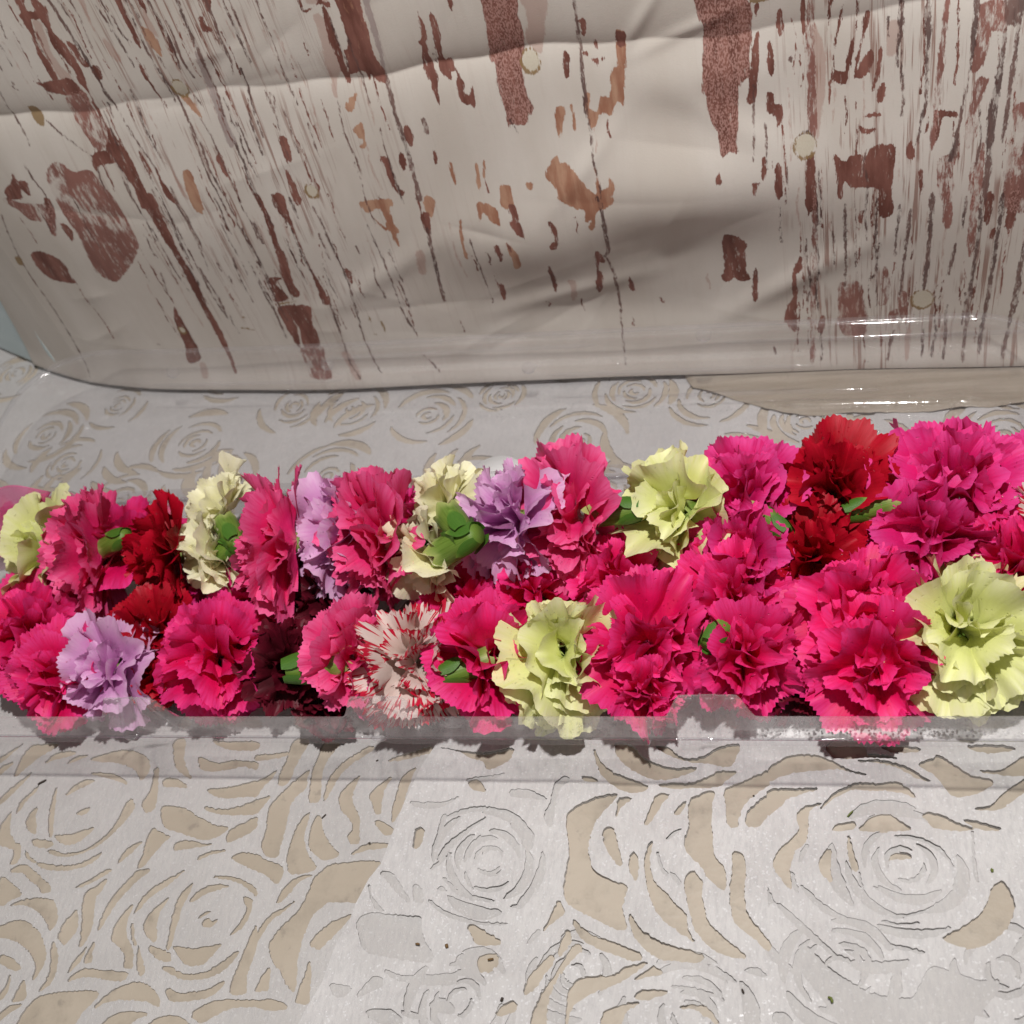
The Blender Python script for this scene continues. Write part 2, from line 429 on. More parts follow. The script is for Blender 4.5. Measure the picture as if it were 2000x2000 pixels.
('r',4,[(550,1180),(620,1230),(680,1190),(750,1185),(760,1250),(800,1170),(850,1120),(930,1110),(990,1130),(990,1280),(970,1420),(980,1600),(900,1640),(870,1560),(870,1440),(780,1420),(680,1420),(630,1380),(610,1500),(580,1490),(570,1330)]),
('r',4,[(1080,1130),(1110,1080),(1140,1180),(1110,1220),(1075,1200)]),('r',4,[(1160,1310),(1190,1290),(1200,1380),(1175,1480)]),
('r',4,[(1660,1480),(1700,1490),(1690,1540),(1655,1540)]),('m',4,[(1540,1270),(1600,1240),(1620,1100),(1640,1180),(1600,1560),(1540,1560)]),
('m',4,[(1800,1250),(1960,1060),(1960,1560),(1790,1560)]),('m',4,[(1850,850),(1960,820),(1960,1000),(1870,1010)]),
('r',6,[(85,-20),(120,-20),(170,80),(230,220),(260,330),(320,440),(360,600),(415,690),(370,710),(290,580),(250,420),(200,280),(150,120)]),
('r',6,[(190,580),(290,580),(240,615),(330,720),(240,750),(230,690)]),
('r',6,[(250,790),(380,770),(490,790),(500,900),(540,980),(550,1070),(440,1075),(410,950),(350,840),(400,960),(415,1080),(370,1030),(300,900)]),
('ly',6,[(265,762),(380,745)],20),
('m',6,[(420,1080),(570,1070),(600,1180),(640,1290),(500,1290),(450,1180)]),
('l',6,[(0,220),(80,380),(160,530),(200,610)],17),('l',6,[(80,170),(150,330)],17),
('r',6,[(205,-20),(295,-20),(330,100),(380,240),(430,370),(500,520),(580,650),(630,760),(580,760),(540,660),(480,500),(420,380),(340,200),(260,110),(250,60)]),
('l',6,[(630,760),(680,900),(740,1090),(780,1200),(850,1300)],17),('p',6,[(710,1120),(770,1120),(850,1290),(800,1290)]),
('l',6,[(340,0),(400,150)],20),('r',6,[(390,-20),(430,10),(420,50),(395,40)]),
('l',6,[(510,70),(580,200),(680,420),(780,660),(830,850),(880,1020),(950,1180),(1000,1260)],14),('l',6,[(550,260),(630,440)],14),
('r',6,[(735,515),(768,520),(798,610),(770,600)]),
('l',6,[(900,200),(980,370),(1060,560),(1130,760)],7),('l',6,[(1130,600),(1210,800)],11),('l',6,[(1140,790),(1200,900),(1250,970)],15),('l',6,[(1300,1130),(1440,1270)],12),
('o',6,[(855,30),(1050,10),(1090,50),(1060,80),(1090,180),(1130,240),(1110,260),(1130,350),(1090,300),(1060,240),(1020,230),(950,150),(1010,200),(1040,210),(1010,100),(970,80),(900,110),(870,80)]),
('r',2,[(990,1200),(1040,1195),(1080,1290),(1110,1390),(1165,1450),(1150,1480),(1090,1420),(1040,1310),(1030,1260)]),('r',2,[(1130,1180),(1160,1165),(1185,1250),(1165,1300),(1140,1260)]),('o',2,[(800,1000),(860,950),(880,1000),(890,1130),(840,1120),(880,1090),(850,1060)]),
('r',2,[(260,1050),(320,1060),(350,1170),(350,1230),(310,1200)]),('r',2,[(310,1290),(340,1310),(400,1440),(420,1530),(390,1540),(340,1420)]),('r',2,[(210,1490),(260,1470),(300,1560),(240,1560)]),('d',2,[(1300,920),(1320,920),(1345,1020),(1320,1020)]),('o',2,[(1490,1235),(1510,1240),(1545,1380),(1520,1380)]),
('r',2,[(1375,1150),(1390,1160),(1405,1240),(1390,1240)]),('r',2,[(1165,980),(1210,980),(1240,1100),(1200,1115),(1175,1060)]),('o',2,[(1680,1260),(1700,1260),(1720,1410),(1695,1410)]),('o',2,[(1735,1230),(1750,1240),(1755,1350),(1735,1340)]),('n',2,[(500,1440)],48),('o',2,[(740,830),(810,740),(830,760),(790,870)]),
('r',6,[(1285,120),(1350,120),(1350,270),(1310,220)]),('d',6,[(1330,230),(1355,240),(1390,430),(1430,600),(1462,740),(1450,740),(1408,600),(1365,430)]),
('o',6,[(1320,-10),(1390,30),(1360,150),(1310,60)]),
('p',6,[(1255,400),(1310,395),(1325,540),(1280,540)]),('p',6,[(1255,400),(1310,395),(1325,540),(1280,540)]),
('o',6,[(1565,170),(1580,180),(1600,330),(1630,440),(1605,430),(1575,300)]),('o',6,[(1690,40),(1770,50),(1840,100),(1860,200),(1800,180),(1740,110),(1715,190),(1700,120)]),
('r',6,[(1815,350),(1850,350),(1880,440),(1865,460)]),('r',6,[(1900,330),(1932,350),(1940,400)]),('r',6,[(1815,560),(1850,620),(1880,630),(1900,690),(1885,740),(1850,660)]),
('l',6,[(820,345),(845,405)],11),('l',6,[(1050,395),(1060,410)],16),('ly',6,[(905,850),(930,895)],24),('ly',6,[(1000,890),(1030,970)],16),('ly',6,[(950,980),(990,990)],10),
('r',7,[(70,180),(140,180),(180,300),(110,250)]),('r',7,[(60,60),(110,60),(140,170),(90,160)]),('o',7,[(45,325),(130,410),(155,490),(115,515),(80,430)]),
('r',7,[(345,180),(385,185),(420,270),(410,370),(365,375),(370,330),(400,310)]),('r',7,[(345,490),(380,530),(415,640),(395,680),(365,580)]),('p',7,[(490,600),(540,600),(560,700),(525,740),(510,660)]),('p',7,[(490,600),(540,600),(560,700),(525,740),(510,660)]),
('r',7,[(0,620),(25,640),(30,740),(10,690)]),('r',7,[(0,370),(20,440),(0,460)]),
('o',7,[(430,0),(800,0),(780,80),(750,60),(700,100),(690,200),(660,245),(640,210),(660,170),(620,180),(610,100),(540,80)]),
('d',7,[(690,0),(715,0),(750,130),(780,290),(795,380),(765,425),(760,410),(772,380),(755,290),(730,130)]),('l',7,[(760,420),(800,490),(830,570),(855,690),(875,850),(890,1050),(910,1200)],17),
('r',7,[(680,420),(710,390),(760,450),(760,475),(720,470),(715,530),(740,540),(740,660),(710,680),(690,610),(700,500)]),
('r',7,[(935,570),(975,640),(970,675),(935,650)]),('r',7,[(1155,715),(1170,730),(1190,760),(1160,750)]),
('r',7,[(1610,290),(1715,285),(1780,340),(1770,400),(1785,540),(1810,590),(1740,605),(1690,580),(1640,610),(1590,560),(1620,530)]),
('r',7,[(1830,540),(1860,530),(1855,740),(1825,740)]),
('r',8,[(350,0),(420,0),(400,60),(370,140),(355,70)]),
('m',8,[(403,0),(428,0),(428,200),(425,400),(425,600),(420,800),(418,1000),(408,1180),(388,1180),(385,1000),(392,600),(400,200)]),
('r',8,[(305,430),(325,430),(320,520),(290,560),(285,640),(290,740),(280,960),(255,960),(205,900),(195,870),(220,780),(260,720),(250,640),(260,530)]),
('l',8,[(120,1080),(138,1130)],22),('r',8,[(480,840),(490,900),(470,980),(440,970),(440,910)]),
('m',8,[(600,620),(740,620),(770,760),(790,860),(770,980),(640,990),(590,900),(590,750)]),('p',8,[(600,700),(740,700),(770,800),(790,900),(770,1000),(640,1000),(590,900)]),
('l',8,[(540,180),(550,330),(555,480)],9),('l',8,[(635,50),(635,180),(640,500),(630,640)],13),('l',8,[(700,30),(715,200),(710,500)],9),
('l',8,[(860,0),(860,130),(850,320),(865,450),(850,560),(810,590)],18),('l',8,[(1030,60),(1010,220),(990,430)],12),('l',8,[(1110,90),(1090,250),(1060,460),(1030,700)],20),
('d',8,[(1248,0),(1275,0),(1262,180),(1240,480),(1212,660),(1190,660),(1212,480),(1238,180)]),
('m',8,[(1345,-20),(1395,-20),(1395,200),(1350,210)]),('l',8,[(1430,340),(1380,560)],22),('l',8,[(1510,0),(1480,230)],14),
('d',8,[(1610,0),(1632,0),(1612,250),(1582,450),(1552,650),(1522,900),(1490,1160),(1472,1160),(1498,900),(1528,650),(1560,450),(1588,250)]),
('d',8,[(1755,0),(1785,0),(1755,230),(1712,500),(1662,800),(1610,1090),(1592,1090),(1636,800),(1688,500),(1728,230)]),
('d',8,[(1920,330),(1942,340),(1892,600),(1832,900),(1782,1150),(1762,1150),(1808,900),(1868,600)]),
('l',8,[(1360,820),(1360,1000),(1340,1160)],22),('l',8,[(1200,950),(1190,1150)],14),('l',8,[(980,960),(940,1170)],20),('p',8,[(1075,950),(1110,950),(1095,1150),(1065,1150)]),('r',8,[(735,110),(765,100),(755,185),(730,180)]),
('m',8,[(920,500),(960,600),(940,750),(880,770),(900,600)]),('n',8,[(1190,735)],78),
('r',8,[(1820,-20),(1905,-20),(1830,220),(1790,220)]),('r',8,[(1650,-20),(1705,-20),(1670,190),(1640,180)]),('r',8,[(1690,240),(1720,220),(1700,300),(1670,300)]),('m',8,[(1540,90),(1580,200),(1560,350),(1530,430),(1520,300)]),
('m',8,[(1030,700),(1080,690),(1080,850),(1030,860)]),('m',8,[(960,830),(1010,810),(1000,900),(960,890)]),
]
STEP = 0.00085
gx = np.arange(-0.484, 0.345, STEP); gz = np.arange(0.0, 0.375, STEP)
nx, nz = len(gx), len(gz)
GX, GZ = np.meshgrid(gx, gz)
CAPM = 3.0                                                     # millimetres of signed distance kept
fields = {k: np.full((nz, nx), -CAPM) for k in ('red', 'dark', 'orange', 'pale', 'mottle', 'olive', 'violet', 'nail')}


def put(kind, x0, x1, z0, z1, fn):
    i0, i1 = np.searchsorted(gx, [x0 - .004, x1 + .004]); j0, j1 = np.searchsorted(gz, [z0 - .004, z1 + .004])
    if i1 <= i0 or j1 <= j0: return
    d = fn(GX[j0:j1, i0:i1], GZ[j0:j1, i0:i1]) * 1000.0
    f = fields[kind][j0:j1, i0:i1]
    np.maximum(f, np.clip(d, -CAPM, CAPM), out=f)


def seg_dist(X_, Z_, a, b):
    ab = b - a; L = max(ab.dot(ab), 1e-12)
    t = np.clip(((X_ - a[0]) * ab[0] + (Z_ - a[1]) * ab[1]) / L, 0, 1)
    return np.hypot(X_ - a[0] - t * ab[0], Z_ - a[1] - t * ab[1]), t


def poly_sdf(P):
    def fn(X_, Z_):
        dist = np.full(X_.shape, 9.0); inside = np.zeros(X_.shape, bool)
        for i in range(len(P)):
            a, b = P[i - 1], P[i]
            dist = np.minimum(dist, seg_dist(X_, Z_, a, b)[0])
            c = ((a[1] > Z_) != (b[1] > Z_))
            with np.errstate(divide='ignore', invalid='ignore'):
                xi = (b[0] - a[0]) * (Z_ - a[1]) / (b[1] - a[1]) + a[0]
            inside ^= c & (X_ < xi)
        return np.where(inside, dist, -dist)
    return fn


def line_sdf(P, w):
    n = len(P) - 1
    def fn(X_, Z_):
        best = np.full(X_.shape, -9.0)
        for i in range(n):
            d, t = seg_dist(X_, Z_, P[i], P[i + 1])
            u = (i + t) / n
            best = np.maximum(best, w * (0.55 + 0.45 * np.sin(np.clip(u * 1.1 + 0.08, 0, 1) * PI)) - d)
        return best
    return fn


KMAP = {'r': ['red'], 'ro': ['red', 'orange'], 'o': ['orange'], 'p': ['pale'], 'm': ['mottle'], 'w': ['red', 'mottle'], 'd': ['dark'], 'v': ['violet'], 'y': ['olive'], 'l': ['dark'], 'ly': ['olive']}
for rec in PRINT:
    kind, crop, pts = rec[:3]
    ox, oy = CROP[crop]
    P = [np.array(on_backdrop(ox + a / 3.715, oy + b / 3.715)) for a, b in pts]
    xs = [p[0] for p in P]; zs = [p[1] for p in P]
    if kind in ('l', 'ly'):
        w = max(rec[3] / 3.715 / 2 * 0.00031, 0.00036)
        put(KMAP[kind][0], min(xs) - w, max(xs) + w, min(zs) - w, max(zs) + w, line_sdf(P, w))
    elif kind == 'n':
        r0 = rec[3] / 3.715 * 0.00029
        c0 = P[0]
        put('nail', c0[0] - r0, c0[0] + r0, c0[1] - r0, c0[1] + r0, lambda X_, Z_: r0 - np.hypot(X_ - c0[0], (Z_ - c0[1]) * 0.85))
        put('olive', c0[0] - r0 * 1.4, c0[0] + r0 * 1.4, c0[1] - r0 * 1.4, c0[1] + r0 * 1.4,
            lambda X_, Z_: 0.00085 - np.abs(np.hypot(X_ - c0[0], (Z_ - c0[1]) * 0.85) - r0 * 1.08) - 0.0006 * (np.sin(np.arctan2(Z_ - c0[1], X_ - c0[0]) - 2.6) < 0.1))
    else:
        for k in KMAP[kind]:
            S = smooth_closed(P, 0.0012)
            put(k, S[:, 0].min(), S[:, 0].max(), S[:, 1].min(), S[:, 1].max(), poly_sdf(S))
# thin streaks of grain printed along the boards
_gr = np.random.RandomState(21)
for k in range(330):
    if k < 170: x = float(np.clip(_gr.normal(-0.20, 0.065), -0.40, -0.04)); z = _gr.uniform(0.06, 0.32)
    elif k < 300: x = _gr.uniform(0.135, 0.33); z = _gr.uniform(0.01, 0.30)
    else: x = _gr.uniform(-0.40, 0.14); z = _gr.uniform(0.03, 0.32)
    L = _gr.uniform(0.008, 0.06) if k < 300 else _gr.uniform(0.004, 0.014)
    w = _gr.uniform(0.00022, 0.00055) if k < 300 else _gr.uniform(0.0003, 0.0007)
    ph, am = _gr.uniform(0, 6.28), _gr.uniform(0.0002, 0.0012)
    P = [np.array((x + am * math.sin(ph + q * 1.3), z + L * (q / 5 - 0.5))) for q in range(6)]
    put(_gr.choice(['red', 'dark', 'pale', 'red']), x - 0.003, x + 0.003, z - L / 2, z + L / 2, line_sdf(P, w))
# where the print shows dense wood grain
grain = 0.03 + 1.0 * np.exp(-((GX + 0.19 - 0.28 * (GZ - 0.17) * 0) / 0.085) ** 2) * (0.25 + 0.75 * sstep(GZ, 0.03, 0.14)) + 1.0 * sstep(GX, 0.135, 0.165)
enc = lambda f: (f + CAPM) / (2 * CAPM)

GXS = GX + 0.24 * GZ * sstep(-GX, 0.40, 0.484)             # the free edge leans in as it rises
yy = base_y(GXS) - bulge(GXS, GZ)
verts = np.stack([GXS, yy, GZ + 0.0055], -1).reshape(-1, 3)
idx = np.arange(nz * nx).reshape(nz, nx)
quads = np.stack([idx[:-1, :-1], idx[:-1, 1:], idx[1:, 1:], idx[1:, :-1]], -1).reshape(-1, 4)
me = bpy.data.meshes.new('printed_sheet')
me.vertices.add(len(verts)); me.vertices.foreach_set('co', verts.astype(np.float32).ravel())
me.loops.add(quads.size); me.loops.foreach_set('vertex_index', quads.astype(np.int32).ravel())
me.polygons.add(len(quads)); me.polygons.foreach_set('loop_start', np.arange(0, quads.size, 4, dtype=np.int32))
me.polygons.foreach_set('use_smooth', np.ones(len(quads), bool))
me.update(calc_edges=True); me.validate()
for nm, ks in (('print_a', ('red', 'dark', 'orange', 'pale')), ('print_b', ('mottle', 'olive', 'violet', 'nail'))):
    at = me.color_attributes.new(nm, 'FLOAT_COLOR', 'POINT')
    at.data.foreach_set('color', np.stack([enc(fields[k]) for k in ks], -1).astype(np.float32).ravel())
at = me.attributes.new('grain', 'FLOAT', 'POINT')
at.data.foreach_set('value', grain.astype(np.float32).ravel())


def mat_print():
    m, nt, out = material('weathered_wood_print')
    co = N(nt, 'ShaderNodeTexCoord').outputs['Object']
    A = N(nt, 'ShaderNodeAttribute', _attribute_name='print_a'); B = N(nt, 'ShaderNodeAttribute', _attribute_name='print_b')
    G = N(nt, 'ShaderNodeAttribute', _attribute_name='grain').outputs['Fac']
    sa = N(nt, 'ShaderNodeSeparateColor', i0=A.outputs['Color']); sb = N(nt, 'ShaderNodeSeparateColor', i0=B.outputs['Color'])
    edge = noise_n(nt, mapping(nt, co, (650, 1, 170)), 1.0, 5, 0.75)
    fine = noise_n(nt, mapping(nt, co, (1500, 1, 900)), 1.0, 2)
    off = math_n(nt, 'MULTIPLY', math_n(nt, 'SUBTRACT', edge, 0.5), 0.85)

    def mask(sock, soft=0.035, bias=0.0, n=off):
        v = math_n(nt, 'ADD', sock, n)
        return ramp(nt, v, 0.5 - soft - bias, 0.5 + soft - bias)
    # paint: warm white with faint staining
    stain = noise_n(nt, mapping(nt, co, (16, 1, 5)), 1.0, 5, 0.6)
    c = mixc(nt, ramp(nt, stain, 0.3, 0.7), (0.52, 0.475, 0.425), (0.60, 0.56, 0.515))
    weave = noise_n(nt, mapping(nt, co, (700, 1, 1900)), 1.0, 1)
    c = mixc(nt, ramp(nt, weave, 0.3, 0.8, 0, 0.12), c, (0.5, 0.46, 0.4))
    # fine grain lines, dense on some boards
    g1 = noise_n(nt, mapping(nt, co, (330, 1, 9)), 1.0, 3, 0.7); g2 = noise_n(nt, mapping(nt, co, (700, 1, 26)), 1.0, 2, 0.6); g3 = noise_n(nt, mapping(nt, co, (90, 1, 30)), 1.0, 2, 0.5)
    gl = math_n(nt, 'MULTIPLY', ramp(nt, g1, 0.56, 0.64), ramp(nt, g3, 0.38, 0.56))
    gl2 = math_n(nt, 'MULTIPLY', ramp(nt, g2, 0.58, 0.66), ramp(nt, g3, 0.45, 0.6))
    gm = math_n(nt, 'MULTIPLY', math_n(nt, 'ADD', gl, math_n(nt, 'MULTIPLY', gl2, 0.7), True), G, True)
    c = mixc(nt, math_n(nt, 'MULTIPLY', gm, 0.8), c, (0.24, 0.13, 0.10))
    tone = noise_n(nt, mapping(nt, co, (130, 1, 28)), 1.0, 4, 0.6)
    red = mixc(nt, ramp(nt, tone, 0.3, 0.7), (0.125, 0.046, 0.034), (0.24, 0.105, 0.082))
    orange = mixc(nt, ramp(nt, tone, 0.35, 0.65), (0.29, 0.135, 0.085), (0.43, 0.26, 0.175))
    c = mixc(nt, math_n(nt, 'MULTIPLY', mask(A.outputs['Alpha'], 0.08), 0.45), c, (0.34, 0.17, 0.13))
    c = mixc(nt, math_n(nt, 'MULTIPLY', mask(sb.outputs[2], 0.09), 0.6), c, (0.22, 0.15, 0.15))
    mot = math_n(nt, 'ADD', math_n(nt, 'MULTIPLY', noise_n(nt, mapping(nt, co, (330, 1, 90)), 1.0, 5, 0.75), 0.6), math_n(nt, 'MULTIPLY', noise_n(nt, mapping(nt, co, (60, 1, 40)), 1.0, 2, 0.5), 0.4))
    mm = math_n(nt, 'MULTIPLY', mask(sb.outputs[0], 0.06, 0.05), ramp(nt, mot, 0.42, 0.53, 0.10, 1.0))
    c = mixc(nt, mm, c, mixc(nt, 0.4, red, (0.33, 0.17, 0.145)))
    c = mixc(nt, mask(sa.outputs[2], 0.05), c, orange)
    c = mixc(nt, math_n(nt, 'MULTIPLY', mask(sa.outputs[0]), ramp(nt, noise_n(nt, mapping(nt, co, (520, 1, 110)), 1.0, 4, 0.7), 0.30, 0.42, 0.35, 1.0)), c, red)
    wv = ramp(nt, noise_n(nt, mapping(nt, co, (1300, 1, 700)), 1.0, 2), 0.40, 0.62)      # woven ground showing in the broad bands
    both = math_n(nt, 'MULTIPLY', math_n(nt, 'MULTIPLY', mask(sa.outputs[0]), mask(sb.outputs[0])), math_n(nt, 'MULTIPLY', wv, 0.65))
    c = mixc(nt, both, c, (0.46, 0.27, 0.235))
    c = mixc(nt, math_n(nt, 'MULTIPLY', mask(sa.outputs[1], 0.06, 0.03), ramp(nt, noise_n(nt, mapping(nt, co, (300, 1, 120)), 1.0, 3, 0.7), 0.36, 0.5, 0.3, 0.92)), c, mixc(nt, ramp(nt, tone, 0.4, 0.6), (0.085, 0.045, 0.04), (0.15, 0.08, 0.068)))
    c = mixc(nt, mask(B.outputs['Alpha'], 0.04), c, mixc(nt, fine, (0.48, 0.43, 0.34), (0.57, 0.53, 0.44)))
    c = mixc(nt, math_n(nt, 'MULTIPLY', mask(sb.outputs[1], 0.06), 0.9), c, (0.23, 0.145, 0.06))
    b = N(nt, 'ShaderNodeBsdfPrincipled', Base__Color=c, Roughness=0.58)
    b.inputs['Specular IOR Level'].default_value = 0.3
    nt.links.new(bump(nt, weave, 0.12, 0.0006), b.inputs['Normal'])
    nt.links.new(b.outputs[0], out.inputs[0])
    return m


me.materials.append(mat_print())
bd = empty('wood_print_backdrop', Matrix.Translation((0, 0.32, 0)))
tag(bd, 'creased vinyl backdrop printed with peeling white and brown barn wood', 'backdrop')
sheet = bpy.data.objects.new('printed_sheet', me); COL.objects.link(sheet); sheet.parent = bd; sheet.location = (0, -0.32, 0)
# added dark board whose colour puts shade in the gap under the sheet
m, nt, out = material('gap_shade_dark')
b = N(nt, 'ShaderNodeBsdfPrincipled', Base__Color=(0.06, 0.05, 0.045, 1), Roughness=0.8); nt.links.new(b.outputs[0], out.inputs[0])
bx = np.linspace(-0.39, 0.34, 60)
vs, fc = [], []
for x in bx:
    y0 = float(base_y(x)) + 0.016
    for (y, z) in ((y0, 0.0), (y0, 0.37), (y0 + 0.004, 0.37), (y0 + 0.004, 0.0)): vs.append((x, y - 0.32, z))
fc = grid_faces(len(bx), 4, True) + [(0, 1, 2, 3), tuple(len(vs) - 4 + k for k in (3, 2, 1, 0))]
mesh_obj('gap_shade_board', vs, fc, m, bd, smooth=False)

# brown streaked strip lying on the cloth along the sheet at one side
m, nt, out = material('brown_strip_streaks')
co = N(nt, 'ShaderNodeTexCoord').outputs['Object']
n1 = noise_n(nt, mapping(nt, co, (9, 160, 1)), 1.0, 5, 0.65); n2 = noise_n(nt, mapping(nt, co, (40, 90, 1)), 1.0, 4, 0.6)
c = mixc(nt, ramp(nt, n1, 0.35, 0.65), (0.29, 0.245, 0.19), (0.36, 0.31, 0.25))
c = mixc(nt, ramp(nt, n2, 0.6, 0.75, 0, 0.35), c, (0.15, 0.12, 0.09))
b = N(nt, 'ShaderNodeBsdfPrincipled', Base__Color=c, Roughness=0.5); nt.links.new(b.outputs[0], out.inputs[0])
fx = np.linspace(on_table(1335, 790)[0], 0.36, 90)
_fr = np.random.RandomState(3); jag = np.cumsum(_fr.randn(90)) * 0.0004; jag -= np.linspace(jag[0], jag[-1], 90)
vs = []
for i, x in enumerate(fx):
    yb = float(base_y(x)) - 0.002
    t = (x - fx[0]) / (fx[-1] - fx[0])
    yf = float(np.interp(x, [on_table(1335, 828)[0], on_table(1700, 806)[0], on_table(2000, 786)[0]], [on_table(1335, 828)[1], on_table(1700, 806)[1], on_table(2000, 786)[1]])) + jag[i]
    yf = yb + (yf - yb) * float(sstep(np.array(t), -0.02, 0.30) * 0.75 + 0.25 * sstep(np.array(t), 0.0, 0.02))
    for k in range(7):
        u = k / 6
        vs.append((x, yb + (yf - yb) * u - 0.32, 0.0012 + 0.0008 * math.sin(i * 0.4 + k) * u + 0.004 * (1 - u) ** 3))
mesh_obj('brown_strip', vs, grid_faces(90, 7), m, bd)

